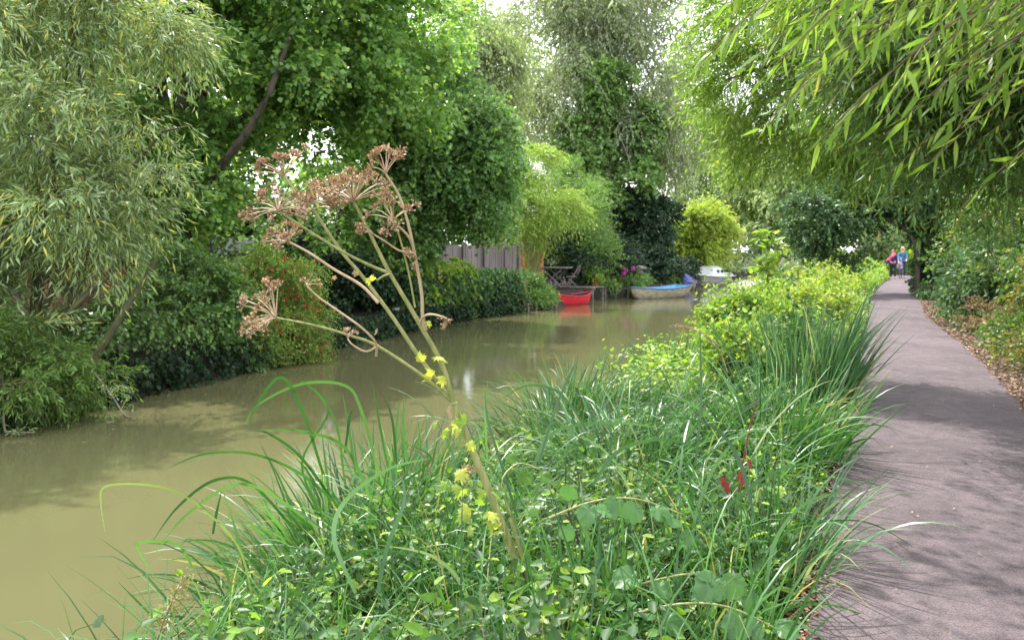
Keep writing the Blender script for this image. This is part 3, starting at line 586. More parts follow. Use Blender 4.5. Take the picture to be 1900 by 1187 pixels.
# landing steps in the dark under the hazel
ls = thing('landing_steps', 'pale wooden landing steps in deep shade under the hazel', 'steps', onz(640, 632, WZ)+back*.4)
for k_ in range(3):
    c = onz(640, 634, WZ)+back*(.25+.34*k_); c[2] = -.32+.15*k_
    mk('step', [box(c, (1.5, .28, .05), A0)], M['grey_wood'], ls, smooth=False)
    for dx in (-.62, .62): mk('support', [box(c+np.array([dx*math.cos(A0), dx*math.sin(A0), -.16]), (.07, .2, .27), A0)], M['dark_wood'], ls, smooth=False)
bk = thing('bucket', 'small pale grey bucket standing among leaves at the near end of the creeper', 'bucket', P(732, 588, 21.3)-[0, 0, .0])
zc = P(732, 580, 21.3)
mk('body', [tube([zc+[0, 0, -.16], zc+[0, 0, .14]], [.11, .15], 14), tube([zc+[0, 0, .135], zc+[0, 0, -.15]], [.14, .10], 14)], M['white'], bk)
mk('handle', [tube([zc+[-.15, 0, .13], zc+[-.1, 0, .24], zc+[0, 0, .28], zc+[.1, 0, .24], zc+[.15, 0, .13]], .008, 5, sub=3)], M['metal'], bk)

shrub('added_shade_shrub', 'nearly black added shrubs that paint in the deep shade between fuchsia and creeper', 'shrub', [blob(650, 520, 20.5, 70, 45, 1.0), blob(720, 540, 21.5, 50, 40, 1.0), blob(600, 560, 19.5, 50, 30, .8), blob(560, 480, 19.5, 60, 40, .9)],
      dict(nt=2200, tl=.4, droop=.4, k=8, ll=.11, lw=.08, nsub=60, subr=.32, zmin=-.45), M['painted_shade_leaf'], nlimb=12, base=G(660, 21.5))  # added over sunlit soil; near-black leaves stand in for shade
# garden table with crossed legs on a landing stage
tb = thing('garden_table', 'grey wooden garden table with crossed legs on the landing stage behind the red canoe', 'table', G(1030, 32.2, .1))
t0, t1 = P(1004, 497, 32.6), P(1057, 499, 32.0); tc_ = (t0+t1)/2; td = norm((t1-t0)*[1, 1, 0]); ta = math.atan2(td[1], td[0]); tn = np.array([-td[1], td[0], 0])
ztop = .92
mk('tabletop', [box(tc_*[1, 1, 0]+tn*o_+[0, 0, ztop], (1.2, .14, .035), ta) for o_ in (-.31, -.155, 0, .155, .31)], M['grey_wood'], tb, smooth=False)
base = tc_*[1, 1, 0]
for e in (-.3, .3):
    for sg in (-1, 1):
        a_, b2 = base+tn*e-td*.42*sg+[0, 0, .14+.0], base+tn*(e+.025*sg)+td*.42*sg+[0, 0, ztop-.03]
        mk('leg', [tubes(np.array([[a_, b2]]), .025, 4)], M['grey_wood'], tb, smooth=False)
for j, (px, lb) in enumerate([(1062, 'grey slatted folding chair leaning back at the right of the garden table')]):
    ch = thing('folding_chair', lb, 'chair', G(px, 32.3, .14))
    b0 = G(px-2, 32.3, .14)
    mk('seat', [box(b0+[.0, .05*q, .42], (.42, .04, .02), .3) for q in range(-4, 5)], M['grey_wood'], ch, smooth=False)
    mk('backrest', [box(b0+[.2+.03*q, .0, .52+.07*q], (.02, .4, .05), .3) for q in range(5)], M['grey_wood'], ch, smooth=False)
    for yy in (-.19, .19):
        mk('leg', [tubes(np.array([[b0+[-.22, yy, 0], b0+[.35, yy, .88]]]), .014, 4)], M['grey_wood'], ch)
        mk('leg', [tubes(np.array([[b0+[.25, yy*.9, 0], b0+[-.2, yy*.9, .43]]]), .014, 4)], M['grey_wood'], ch)
dk = thing('landing_stage', 'low grey plank landing stage behind the red canoe', 'landing stage', G(1050, 32, -.1))
d0 = G(1056, 34.2, 0)
mk('deck', [box(d0+td*(.13*q)+[0, 0, .075], (.122, 1.2, .035), ta) for q in range(-10, 11)], M['grey_wood'], dk, smooth=False)
mk('beam', [box(d0+tn*e+[0, 0, .01], (2.75, .08, .09), ta) for e in (-.48, .48)], M['old_wood'], dk, smooth=False)
for e in (-.55, .55):
    for u in (-1.25, -.4, .5, 1.3):
        c = d0+tn*e+td*u; mk('post', [tube([c+[0, 0, -.9], c+[0, 0, .05]], [.055, .05], 7)], M['old_wood'], dk)
# terracotta pot
pc = P(1104, 522, 34.3); pc[2] = .06
pot = thing('terracotta_pot', 'terracotta pot of yellow-green leaves standing on the quay right of the red canoe', 'flowerpot', pc)
mk('pot', [tube([pc, pc+[0, 0, .24], pc+[0, 0, .25], pc+[0, 0, .31], pc+[0, 0, .31], pc+[0, 0, .28]], [.13, .19, .22, .22, .18, .17], 16), tubes(np.array([[pc+[0, 0, .275], pc+[0, 0, .28]]]), np.array([[.175, .001]]), 16)], M['terracotta'], pot)
pcs, sub = crown([(pc+[0, 0, .55], np.array([.32, .32, .26]))], 150, .25, .3, 7, .1, .07, nsub=20, subr=.35)
pot_pl = mk('plant', pcs, M['weed'], pot)
shrub('bank_plants', 'low green plants along the top of the timber quay', 'plants', [(G(px, Y+.5, .15), np.array([.55, .45, .22])) for px, Y in ((1090, 34.6), (1120, 35), (1150, 35.8), (1175, 36.3), (1200, 37.4), (1235, 38.5))],
      dict(nt=1300, tl=.3, droop=.4, k=8, ll=.09, lw=.06, nsub=60, subr=.35), M['round'], nlimb=0, base=G(1140, 35.8))
# pink hydrangea
hy = shrub('hydrangea', 'hydrangea with large bright pink flower heads above the yellow boat', 'shrub', [blob(1168, 512, 37, 24, 16, .5)],
           dict(nt=260, tl=.3, droop=.2, k=7, ll=.12, lw=.09, nsub=20, subr=.35), M['round'], nlimb=6, base=G(1168, 37))
for (px, py) in ((1158, 497), (1161, 501), (1174, 498), (1157, 507)):
    c = P(px, py, 36.3); n_ = 60; u = runit(n_)
    mk('flower_head', [kites(c+u*.13, np.cross(u, runit(n_)), u, .07, .06)]+[sphere(c, .12, 8, 6)], M['pinkfl'], hy)
# grey mossy stump / ornament
tag(mk('mossy_stump', [tube([G(1186, 37, -.1), G(1185, 37, .35), G(1187, 37, .75)], [.28, .2, .15], 9, sub=3), sphere(G(1187, 37, .8), (.33, .25, .13), 9, 6), sphere(G(1184, 36.9, .25), (.3, .26, .2), 9, 6)], M['stone']), 'pale mossy stump right of the pink hydrangea', 'tree stump')

# ---------------------------------------------------------------- boats
def hull_piece(L_, B, D, n=22, m=14, sheer=.12, bow=1.0, stern=.0, inset=0.0, flat=.55, rocker=.04, z0=0.0):
    """x runs stern(-) to bow(+); returns grid verts (n,m,3)"""
    u = np.linspace(-1, 1, n); 
    fb = np.where(u > 0, (1-np.clip(u, 0, 1)**2.4)**.75, 1-stern*0-(np.abs(np.clip(u, -1, 0))**2.2)*(1-stern))
    if stern < .05: fb = (1-np.abs(u)**2.4)**.8
    b = np.maximum(B/2*fb, .012)-inset; b = np.maximum(b, .006)
    gz_ = D+sheer*np.abs(u)**2; kz = z0+rocker*np.abs(u)**3*3+inset
    kz = kz+np.where(u > .8, ((u-.8)/.2)**2*D*.45*bow, 0)+(np.where(u < -.8, ((-.8-u)/.2)**2*D*.45, 0) if stern < .05 else 0)
    ph = np.linspace(-1, 1, m)
    y = np.sign(ph)*np.abs(ph)**flat; h = np.abs(ph)**2.6
    x = u*(L_/2-inset)
    V = np.zeros((n, m, 3)); V[..., 0] = x[:, None]; V[..., 1] = b[:, None]*y[None]; V[..., 2] = kz[:, None]+(gz_-kz)[:, None]*h[None]
    # raked ends
    V[..., 0] += np.sign(u)[:, None]*np.abs(u[:, None])**6*(V[..., 2]-kz[:, None])*.3
    i = np.arange(n*m).reshape(n, m); f = np.stack([i[:-1, :-1], i[1:, :-1], i[1:, 1:], i[:-1, 1:]], -1).reshape(-1, 4)
    return V, f
def boat(name, label, a, b_, B, D, hull_m, in_m, rim_m, stern=0.0, sheer=.12, draft=.1, seats=3, group='boats moored at the far bank', transom=False, rim_r=.02, flat=.55, side=-1):
    a, b_ = np.asarray(a), np.asarray(b_); d = (b_-a)*[1, 1, 0]; L_ = np.linalg.norm(d); rz = math.atan2(d[1], d[0]); c = (a+b_)/2
    root = thing(name, label, 'boat', (c[0], c[1], WZ-draft), rz, group)
    V, f = hull_piece(L_, B, D, sheer=sheer, stern=stern, flat=flat)
    pcs = [(V.reshape(-1, 3), f)]
    if transom:
        e = V[0]; cc = e.mean(0); tv = np.vstack([e, cc]); k = np.arange(len(e)-1)
        pcs.append((tv, np.stack([k, k+1, np.full(len(k), len(e))], -1)))
        pcs.append((np.vstack([e[0:1], e[-1:], cc[None]]), np.array([[0, 1, 2]])))
    mk('hull', pcs, M[hull_m], root, local=True)
    Vi, fi = hull_piece(L_, B, D-.008, sheer=sheer, stern=stern, inset=.022, flat=flat)
    pi_ = [(Vi.reshape(-1, 3), fi[:, ::-1])]
    if transom:
        e = Vi[0]; cc = e.mean(0); tv = np.vstack([e, cc]); k = np.arange(len(e)-1)
        pi_.append((tv, np.stack([k, k+1, np.full(len(k), len(e))], -1))); pi_.append((np.vstack([e[0:1], e[-1:], cc[None]]), np.array([[0, 1, 2]])))
    mk('interior', pi_, M[in_m], root, local=True)
    rimp = [tubes(V[None, :, 0], rim_r, 6), tubes(V[None, :, -1], rim_r, 6)]
    if transom: rimp.append(tubes(np.array([[V[0, 0], V[0, -1]]]), rim_r, 6))
    mk('gunwale', rimp, M[rim_m], root, local=True)
    ra = V[-1, 0]*[1, .3, 1]
    mk('mooring_rope', [tube([ra, ra+[.35, -.5*side, -.15], ra+[.6, -1.0*side, -.12], ra+[.8, -1.5*side, .12]], .012, 5, sub=4)], M['old_wood'], root, local=True)
    for k in range(seats):
        x = -L_*.3+L_*.6*k/max(1, seats-1) if seats > 1 else 0
        w_ = B*(1-abs(2*x/L_)**2.2)*.93
        mk('seat', [box((x, 0, D*.72), (.2, w_, .025))], M[rim_m], root, local=True, smooth=False)
    return root, L_
boat('canoe', 'small bright red open canoe moored at the bank', onz(1021, 569, WZ)+[.1, .2, 0], onz(1097, 563.5, WZ)+[-.05, .2, 0], .86, .42, 'red_hull', 'black', 'red_hull', sheer=.13, seats=2, draft=.07, flat=.45)
boat('rowing_boat', 'cream clinker rowing boat with pale blue inside, largest boat moored', onz(1272, 552, WZ)+[0, .8, 0], onz(1176, 556, WZ)+[0, .5, 0], 1.3, .52, 'cream', 'blue_in', 'blue_rim', stern=.72, sheer=.1, side=1, draft=.1, transom=True, seats=3, rim_r=.03)
boat('dinghy', 'little yellow dinghy tucked behind the bow of the cream rowing boat', onz(1145, 553.5, WZ)+[0, .8, 0], onz(1192, 552, WZ)+[0, 1.6, 0], .95, .42, 'yellow', 'yellow', 'yellow', stern=.85, sheer=.05, draft=.08, transom=True, seats=1)
# covered boat
rt, L_ = boat('covered_boat', 'boat under a bright blue tarpaulin behind the cream rowing boat', P(1222, HZ, 45.4)*[1, 1, 0], P(1288, HZ, 42.6)*[1, 1, 0], 1.5, .5, 'cream', 'black', 'cream', stern=.8, draft=.1, transom=True, seats=0)
n, m_ = 22, 12
u = np.linspace(-1, 1, n)[:, None]; v = np.linspace(-1, 1, m_)[None]
bw = (.82*np.where(u > 0, (1-np.clip(u, 0, 1)**2.4)**.7, 1-.2*u**2))+.03
Z = .47+.10*np.abs(u)**2+(1-np.abs(v)**1.5)*(.13+.42*np.exp(-((u-.35)/.33)**2)+.2*np.exp(-((u+.5)/.3)**2))+rng.normal(size=(n, m_))*.02-.12*(np.abs(v) > .9)
Vt = np.stack([u*L_/2*1.02*np.ones_like(v), bw*v, Z], -1); i = np.arange(n*m_).reshape(n, m_)
mk('tarpaulin', [(Vt.reshape(-1, 3), np.stack([i[:-1, :-1], i[1:, :-1], i[1:, 1:], i[:-1, 1:]], -1).reshape(-1, 4))], M['tarp'], rt, local=True)
# cabin boat
rt, L_ = boat('cabin_boat', 'white motor boat with a rounded cabin, farthest boat moored along the bank', P(1290, HZ, 47.2)*[1, 1, 0], P(1352, HZ, 50.5)*[1, 1, 0], 1.7, .68, 'grey_hull', 'white', 'white', stern=.85, draft=.12, transom=True, seats=0, rim_r=.045)
n, m_ = 16, 14
u = np.linspace(-1, 1, n)[:, None]; ph = np.linspace(0, np.pi, m_)[None]
e = np.where(u > 0, np.maximum((1-np.abs(u)**2.2), 0)**.6, np.maximum(1-np.abs(u)**8, 0)**.5)
Vc = np.stack([u*1.05-.05+np.zeros_like(ph), .62*np.cos(ph)*(.35+.65*e), .66+.66*np.sin(ph)**.6*e], -1); i = np.arange(n*m_).reshape(n, m_)
mk('cabin', [(Vc.reshape(-1, 3), np.stack([i[:-1, :-1], i[1:, :-1], i[1:, 1:], i[:-1, 1:]], -1).reshape(-1, 4))], M['white'], rt, local=True)
mk('deck', [box((.0, 0, .66), (L_*.86, 1.3, .04)), ], M['white'], rt, local=True, smooth=False)
for x in (-.45, .05, .5): mk('window', [box((x, -.60, .98), (.3, .03, .16), rx=-.12)], M['window'], rt, local=True, smooth=False)
mk('windscreen', [box((-1.15, 0, 1.02), (.03, .95, .5), ry=.15)], M['white'], rt, local=True, smooth=False)
mt_ = [box((-L_/2-.14, 0, .75), (.26, .28, .36)), box((-L_/2-.14, 0, .35), (.1, .1, .6))]
mk('outboard_motor', mt_, M['black'], rt, local=True, smooth=False)
# ---------------------------------------------------------------- path side: arch, hedge, overhanging willow
blobs = [blob(1530, 400, 29, 75, 50, 1.5), blob(1500, 440, 29.5, 50, 40, 1.1), blob(1560, 450, 29, 45, 42, 1.1), blob(1590, 390, 29, 62, 38, 1.4), blob(1660, 362, 29, 60, 34, 1.4), blob(1730, 365, 28.5, 55, 46, 1.4), blob(1770, 400, 28, 50, 60, 1.3), blob(1595, 470, 29, 22, 22, .6), blob(1640, 330, 30, 130, 50, 2), blob(1785, 360, 26.5, 60, 55, 1.3), blob(1850, 330, 25, 60, 60, 1.3)]
tree('arching_tree', 'dark leaning tree whose branches form an arch over the path', 'tree',
     [G(1722, 28.5, -.02), P(1716, 500, 28.5), P(1722, 450, 28.5), P(1700, 400, 28.7), P(1650, 360, 29)], [.36, .28, .24, .2, .12], blobs,
     dict(nt=7600, tl=.5, droop=.35, k=9, ll=.13, lw=.085, nsub=170, subr=.28, hang=.3, up=.4, stems=.006), M['ivy'], M['bark'], nlimb=18,
     extra=[tube([G(1700, 27.8, 0), P(1702, 480, 27.9), P(1686, 430, 28.2), P(1640, 405, 28.5)], [.1, .08, .07, .05], 7, sub=3),
            tube([G(1735, 28.8, 0), P(1745, 460, 28.8), P(1730, 400, 28.8)], [.22, .18, .14], 7, sub=3)])
shrub('ivy_growth', 'dark ivy growing round the foot of the arching tree', 'climbing plant', [blob(1722, 500, 28, 20, 36, .4), blob(1712, 450, 28.2, 16, 30, .35), blob(1735, 540, 26, 22, 14, .5)],
      dict(nt=900, tl=.3, droop=.5, k=8, ll=.11, lw=.09, nsub=40, subr=.3), M['ivy'], nlimb=8, base=G(1722, 28.1), r=.02)
# shrubs beyond the arch, left and right of the path
for (px, Y, h, w_, mt, lb) in [(1590, 45, 1.1, .8, 'weed', 'sunlit yellow-green verge bushes left of the walkers'), (1552, 38, 1.0, .6, 'weed_cool', 'fresh green weeds on the left verge under the arch'),
                               (1650, 66, 3.0, 2.0, 'rust_leaf', 'rust-red shrub seen through the arch behind the walkers'), (1712, 52, 2.0, 1.0, 'weed', 'bright bushes on the right verge beyond the walkers'),
                               (1675, 78, 4.5, 2.6, 'bush_far', 'green bush closing the view down the path')]:
    c = G(px, Y, h*.5)
    shrub('verge_bush', lb, 'bush', [(c, np.array([w_, w_*1.3, h*.5])), (c+[-w_*.5, 2.2, -.1*h], np.array([w_*.8, w_*1.2, h*.4])), (c+[.3*w_, -1.6, -.15*h], np.array([w_*.7, w_, h*.35]))],
          dict(nt=900, tl=.4, droop=.2, k=8, ll=.13, lw=.085, nsub=40, subr=.3, bias=(0, 0, .3), zmin=0), M[mt], group='bushes beside the path beyond the arch', nlimb=6, base=G(px, Y, 0))
# hedge along the right of the path: individual bushes
hb = [(26, 2.9, 2.7, 1.5, 'hedge_mix', 'mixed green hedgerow bush next to the arching tree'), (22.5, 2.8, 3.4, 1.6, 'hedge_mix', 'tall hedgerow bush with scattered russet leaves past the ivy'),
      (19.5, 2.6, 1.8, 1.1, 'ivy', 'glossy deep green ivy mound at the right edge of the path'), (17.8, 3.4, 3.6, 1.5, 'hedge_mix', 'tall hedgerow bush behind the deep green ivy mound'),
      (14.5, 3.0, 3.2, 1.3, 'gold', 'golden-leaved hedge hanging at the right edge of the picture'), (11.5, 3.5, 4.0, 1.5, 'hedge_mix', 'tall hedge nearest the camera on the right')]
for s, dt, h, w_, mt, lb in hb:
    t = float(pathR(s))+dt-1.2-(.3 if 15 < s < 21 else -.25 if s > 21 else 0); c = ST(s, t, h*.45)
    shrub('hedgerow_bush', lb, 'bush', [(c, np.array([w_*.8, w_, h*.5])), (c+DS*.9+[0, 0, -.2*h], np.array([w_*.7, w_*.8, h*.35])), (c-DS*.9-[0, 0, .2*h], np.array([w_*.7, w_*.8, h*.35])), (c+DN*.5+[0, 0, h*.3], np.array([w_, w_, h*.35]))],
          dict(nt=2600 if s < 18 else 2200, tl=.35, droop=.3, k=8, ll=.075 if s < 16 else .09, lw=.055 if s < 16 else .065, nsub=90, subr=.28, zmin=.02, stems=.003), M[mt], group='hedgerow bushes along the right of the path', nlimb=14, base=ST(s, t, 0))
# dry bracken-like plants at the foot of the hedge
for s, mt, lb in [(17.6, 'dry', 'dry tan weeds at the foot of the ivy mound'), (14.6, 'hedge_mix', 'small green weed patch on the right verge beside the path'), (12.3, 'gold', 'yellowing low plants at the right foot of the hedge')]:
    t = float(pathR(s))+.75; c = ST(s, t, .25)
    shrub('verge_weeds', lb, 'weeds', [(c, np.array([.5, .9, .28])), (c+DN*.5, np.array([.5, .8, .3]))], dict(nt=520, tl=.25, droop=.3, k=7, ll=.06, lw=.04, nsub=40, subr=.3, bias=(0, 0, .4), zmin=.02, stems=.002), M[mt], group='weeds on the right verge', nlimb=8, base=ST(s, t, 0), r=.008)
# overhanging willow on the right: trunk out of view on the right, crown over the path
far_b = [blob(1380, 130, 11, 90, 110, 1.2), blob(1460, 230, 10.5, 110, 80, 1.1), blob(1560, 180, 10, 130, 120, 1.2), blob(1400, 30, 11, 110, 70, 1.2), blob(1560, 30, 10, 170, 90, 1.4), blob(1340, 250, 12, 50, 50, .7), blob(1640, 240, 9.5, 110, 40, 1)]
mid_b = [blob(1700, 130, 7.5, 150, 110, 1.1), blob(1850, 160, 7, 160, 130, 1.1), blob(1800, 280, 7.6, 150, 70, .9), blob(1880, 330, 8, 90, 80, .8), blob(1720, 20, 7.5, 200, 100, 1.2), blob(1950, 40, 7, 170, 200, 1.4)]
shade_b = [(ST(4, 3.5, 4.6), np.array([2.4, 2.4, 1.3])), (ST(1.2, 3.0, 4.4), np.array([2.2, 2.2, 1.1])), (ST(7.5, 4.5, 5.2), np.array([2.6, 2.6, 1.6])), (ST(2.2, 1.2, 4.9), np.array([1.9, 1.9, .9])), (ST(5.6, -1.3, 5.3), np.array([1.5, 1.6, .7])), (ST(7.8, -.9, 5.7), np.array([1.5, 1.6, .7])), (ST(3.6, -1.0, 5.0), np.array([1.4, 1.5, .6]))]  # unseen crown parts, added overhead to shade the near path
tk = ST(7.8, 4.6, 0)
root = thing('overhanging_willow', 'large willow on the right whose leafy branches hang over the path', 'tree', tk)
ang_kw = dict(hang=.4, ang=.8, up=.25)
p1, s1 = crown(far_b, 3000, .42, .35, 10, .11, .024, nsub=110, subr=.26, bias=(-.25, 0, -.05), shell=.25, stems=.003, **ang_kw)
p2, s2 = crown(mid_b, 3800, .45, .35, 11, .115, .023, nsub=170, subr=.28, bias=(-.2, 0, -.15), shell=.25, stems=.003, **ang_kw)
p3, s3 = crown(shade_b, 5200, .6, .4, 10, .13, .045, nsub=150, subr=.42, bias=(-.2, 0, -.1), shell=.2, **ang_kw)
mk('crown', p1+p3, [M['willow_bright'], M['twig']], root)  # lighter leaf copy: brightness of the lit layers is in the colour
mk('inner_crown', p2, [M['willow_dark'], M['twig']], root)  # same willow in darker leaves, its shade put into the colour
tp = [tube([tk, tk+[0, 0, 1.4], tk+[-.2, -.1, 2.6], tk+[-.4, -.2, 4.0]], [.42, .34, .28, .2], 10, sub=4)]
for q in list(s1[rng.choice(len(s1), 12)])+list(s2[rng.choice(len(s2), 12)])+list(s3[rng.choice(len(s3), 10)]): tp.append(limbs(tk+[-.2, -.1, 2.6+rng.uniform(0, 1.3)], q[None], .1, .012, nseg=8))
# near hanging sprays with long leaves
O, D, TL = [], [], []
for k_ in range(95):
    px = 1570+(rng.random()**.85)*560; 
    py = rng.uniform(-300, -50)+(px-1600)*.24*rng.random()
    Y = rng.uniform(2.3, 4.2)
    O.append(P(px, py, Y)); D.append(norm(np.array([-.85+rng.normal()*.18, rng.normal()*.25, -.38+rng.normal()*.18]))); TL.append(rng.uniform(.4, .75))
for px, py, Y in [(1660, 30, 2.6), (1740, 70, 2.7), (1900, 60, 2.6), (1980, 110, 2.6), (2010, 200, 2.7), (1800, 20, 2.5), (1590, -30, 2.8), (1880, 150, 2.8), (1540, -60, 2.7), (1540, -90, 2.6)]:
    O.append(P(px, py, Y)); D.append(norm(np.array([-.8, 0, -.42+rng.normal()*.05]))); TL.append(.5)
O, D, TL = np.array(O), np.array(D), np.array(TL)
pn = twig_leaves(O, D, TL, 
                 .22, 15, .094, .0150, 'lance', hang=.6, ang=.75, up=.2, bend=.16, stems=.004)
mk('hanging_sprays', pn, [M['willow_bright'], M['twig']], root)
for q in range(0, 95, 5): tp.append(tubes(np.array([smooth_path(np.array([tk+[-.4, -.2, 3.2], (tk+O[q])/2+[0, 0, 2.2+O[q][2]*.3-1.0], O[q]]), np.ones(3), 5)[0]]), np.linspace(.05, .006, 11)[None], 5))
mk('trunk', tp, M['bark'], root)

# ---------------------------------------------------------------- near bank: helpers for blades
def blades(B, H, L_, W_, curve, nseg=9, mi=0, tipdrop=None):
    """B base (n,3), H heading unit horizontal+up (n,3), L length, W width, curve: how far it arches over"""
    n = len(B); u = np.linspace(0, 1, nseg+1)[None, :, None]; L_ = (np.asarray(L_)*np.ones(n))[:, None, None]; cv = (np.asarray(curve)*np.ones(n))[:, None, None]
    h = norm(H*np.array([1, 1, 0])+1e-6)[:, None]
    lean = np.linalg.norm(H[:, :2], axis=1)[:, None, None]
    th = lean*.9+cv*u**1.6*2.0
    # integrate direction
    du = 1/nseg; d = np.sin(th)*h+np.cos(th)*np.array([0, 0, 1.])
    pos = B[:, None]+L_*np.concatenate([np.zeros((n, 1, 3)), np.cumsum(d[:, :-1]*du, 1)], 1)
    side = norm(np.cross(d, np.array([0, 0, 1.])+rng.normal(size=(n, 1, 3))*.5))
    prof = np.interp(u, [0, .15, .55, .85, 1], [.6, 1, .9, .45, .04])*(np.asarray(W_)*np.ones(n))[:, None, None]/2
    V = np.stack([pos-side*prof, pos+side*prof], 2)
    i = np.arange(n*(nseg+1)*2).reshape(n, nseg+1, 2)
    f = np.stack([i[:, :-1, 0], i[:, :-1, 1], i[:, 1:, 1], i[:, 1:, 0]], -1).reshape(-1, 4)
    return V.reshape(-1, 3), f, mi
def ribbon(pts, w_, mi=0, sub=6, roll=None):
    q, r = smooth_path(np.array(pts), np.interp(np.linspace(0, 1, len(pts)), [0, .1, .6, .9, 1], [.7, 1, .85, .45, .05])*w_/2, sub)
    T = norm(np.gradient(q, axis=0)); S_ = norm(np.cross(T, np.array([0, 1, .25]) if roll is None else roll))
    V = np.stack([q-S_*r[:, None], q+S_*r[:, None]], 1).reshape(-1, 3); i = np.arange(len(q)*2).reshape(-1, 2)
    return V, np.stack([i[:-1, 0], i[:-1, 1], i[1:, 1], i[1:, 0]], -1), mi
def surf(s, t):
    V = s[:, None]*DS+t[:, None]*DN; V[:, 2] = gz(s, t); return V
def tuft_pts(n, c, r):
    a = rng.uniform(0, 2*np.pi, n); q = r*np.sqrt(rng.random(n)); p = np.tile(np.asarray(c, float), (n, 1)); p[:, 0] += q*np.cos(a); p[:, 1] += q*np.sin(a)
    s = p@DS; t = p@DN; p[:, 2] = gz(s, t)-.03; return p, np.stack([np.cos(a), np.sin(a), np.zeros(n)], 1)*(q/r)[:, None]
def clump(name, label, c, r, n, L_, W_, mat, lean=.5, curve=.5, bias=(0, 0), group='sedge clumps on the near bank', extra=None, dead=.04):
    p, a = tuft_pts(n, c, r); H = a*lean+rng.normal(size=(n, 3))*np.array([.14, .14, 0])+np.array([bias[0], bias[1], 0])
    nd = int(n*dead)
    cv = curve*rng.uniform(.15, 1.7, n)
    pcs = [blades(p[nd:], H[nd:], L_*rng.uniform(.5, 1.15, n-nd), W_*rng.uniform(.6, 1.25, n-nd), cv[nd:]), blades(p[:nd], H[:nd], L_*rng.uniform(.4, .9, nd), W_*.7, cv[:nd]*1.5, mi=1)]
    if extra: pcs += extra
    o = mk(name, pcs, [M[mat], M['straw']]); tag(o, label, 'sedge', group); return o
# hand-placed arching blades of the big foreground clump
EB = [([(600, 960, 4.3), (560, 860, 4.2), (610, 760, 4.15), (560, 705, 4.1)], 0), ([(640, 900, 4.3), (625, 790, 4.2), (590, 730, 4.2), (555, 705, 4.1)], 0),
      ([(640, 960, 4.2), (560, 850, 4.1), (500, 805, 4.0), (475, 800, 4.0)], 0), ([(690, 930, 4.2), (640, 830, 4.1), (560, 800, 4.0), (480, 797, 3.95)], 0),
      ([(640, 950, 4.1), (560, 880, 4.0), (470, 842, 3.9), (380, 842, 3.85), (312, 868, 3.8)], 0), ([(470, 1120, 4.0), (440, 1010, 3.9), (350, 925, 3.8), (280, 900, 3.75), (196, 902, 3.7), (188, 940, 3.7), (196, 990, 3.7)], 0),
      ([(470, 1110, 4.0), (450, 1030, 4.0), (430, 960, 4.0), (412, 905, 4.0)], 0), ([(395, 990, 4.0), (402, 950, 4.0), (412, 906, 4.0)], 0),
      ([(430, 1110, 4.0), (420, 1060, 3.95), (395, 1020, 3.9), (352, 1000, 3.85), (335, 1012, 3.85)], 0), ([(360, 1060, 3.9), (330, 1010, 3.8), (262, 1006, 3.75), (258, 1022, 3.75), (300, 1090, 3.8)], 0),
      ([(560, 1000, 4.1), (470, 900, 4.0), (400, 890, 3.9), (330, 940, 3.85), (280, 1008, 3.8)], 0), ([(590, 980, 4.1), (500, 915, 4.0), (430, 900, 3.95), (340, 960, 3.9), (285, 1030, 3.9)], 0),
      ([(720, 870, 4.3), (705, 790, 4.3), (690, 705, 4.3)], 0), ([(735, 860, 4.3), (728, 780, 4.3), (710, 725, 4.3)], 0), ([(755, 860, 4.4), (748, 790, 4.4), (750, 735, 4.4)], 0),
      ([(735, 880, 4.3), (735, 800, 4.3), (742, 740, 4.3)], 0), ([(640, 840, 4.2), (648, 780, 4.2), (655, 757, 4.2)], 0), ([(660, 880, 4.2), (648, 800, 4.2), (636, 730, 4.2)], 0),
      ([(600, 880, 4.2), (560, 760, 4.15), (520, 700, 4.1), (470, 760, 4.1), (460, 785, 4.1)], 0), ([(700, 870, 4.3), (670, 760, 4.2), (640, 715, 4.2), (560, 712, 4.15), (480, 750, 4.1), (455, 788, 4.1)], 0),
      ([(280, 1140, 3.9), (250, 1110, 3.85), (220, 1080, 3.8)], 0), ([(620, 1180, 3.8), (560, 1100, 3.8), (470, 1120, 3.7), (380, 1150, 3.7)], 0),
      ([(905, 860, 4.3), (900, 760, 4.3), (906, 700, 4.3)], 0), ([(740, 900, 4.2), (800, 850, 4.2), (745, 820, 4.2)], 0), ([(800, 880, 4.2), (780, 840, 4.2), (740, 830, 4.2)], 1)]
ex = [ribbon([P(*q) for q in pts], rng.uniform(.012, .021), mi) for pts, mi in EB]
clump('sedge_clump', 'big foreground sedge with long blades arching left over the water', onz(620, 1010, -.35), .55, 420, .98, .021, 'sedge', lean=.5, curve=.5, bias=(-.18, 0), extra=ex)
clump('sedge_clump', 'upright sedge rising beside the hogweed stem over the water', onz(760, 930, -.4), .35, 200, .98, .021, 'sedge', lean=.3, curve=.3)
clump('sedge_clump', 'low sedge tangle at the bottom left corner of the bank', onz(470, 1110, -.4), .4, 150, .65, .015, 'sedge_blue', lean=.7, curve=.6, bias=(-.2, 0))
clump('sedge_clump', 'tall dense blue-green sedge by the path edge, farthest and darkest', onz(1485, 745, -.05), .52, 600, 1.15, .02, 'sedge_blue', lean=.38, curve=.22)
clump('sedge_clump', 'arching sedge leaning over the path edge below the tall dark clump', onz(1440, 860, -.05), .45, 400, .9, .020, 'sedge', lean=.5, curve=.45, bias=(.0, 0))
clump('sedge_clump', 'fine drooping sedge in the middle of the bank', onz(1200, 900, -.25), .55, 480, .9, .020, 'sedge_blue', lean=.6, curve=.55, bias=(.1, 0))
clump('sedge_clump', 'sedge with pale dead blades standing at the water in mid bank', onz(1050, 790, -.45), .7, 560, 1.05, .022, 'sedge_blue', lean=.5, curve=.45, dead=.16)
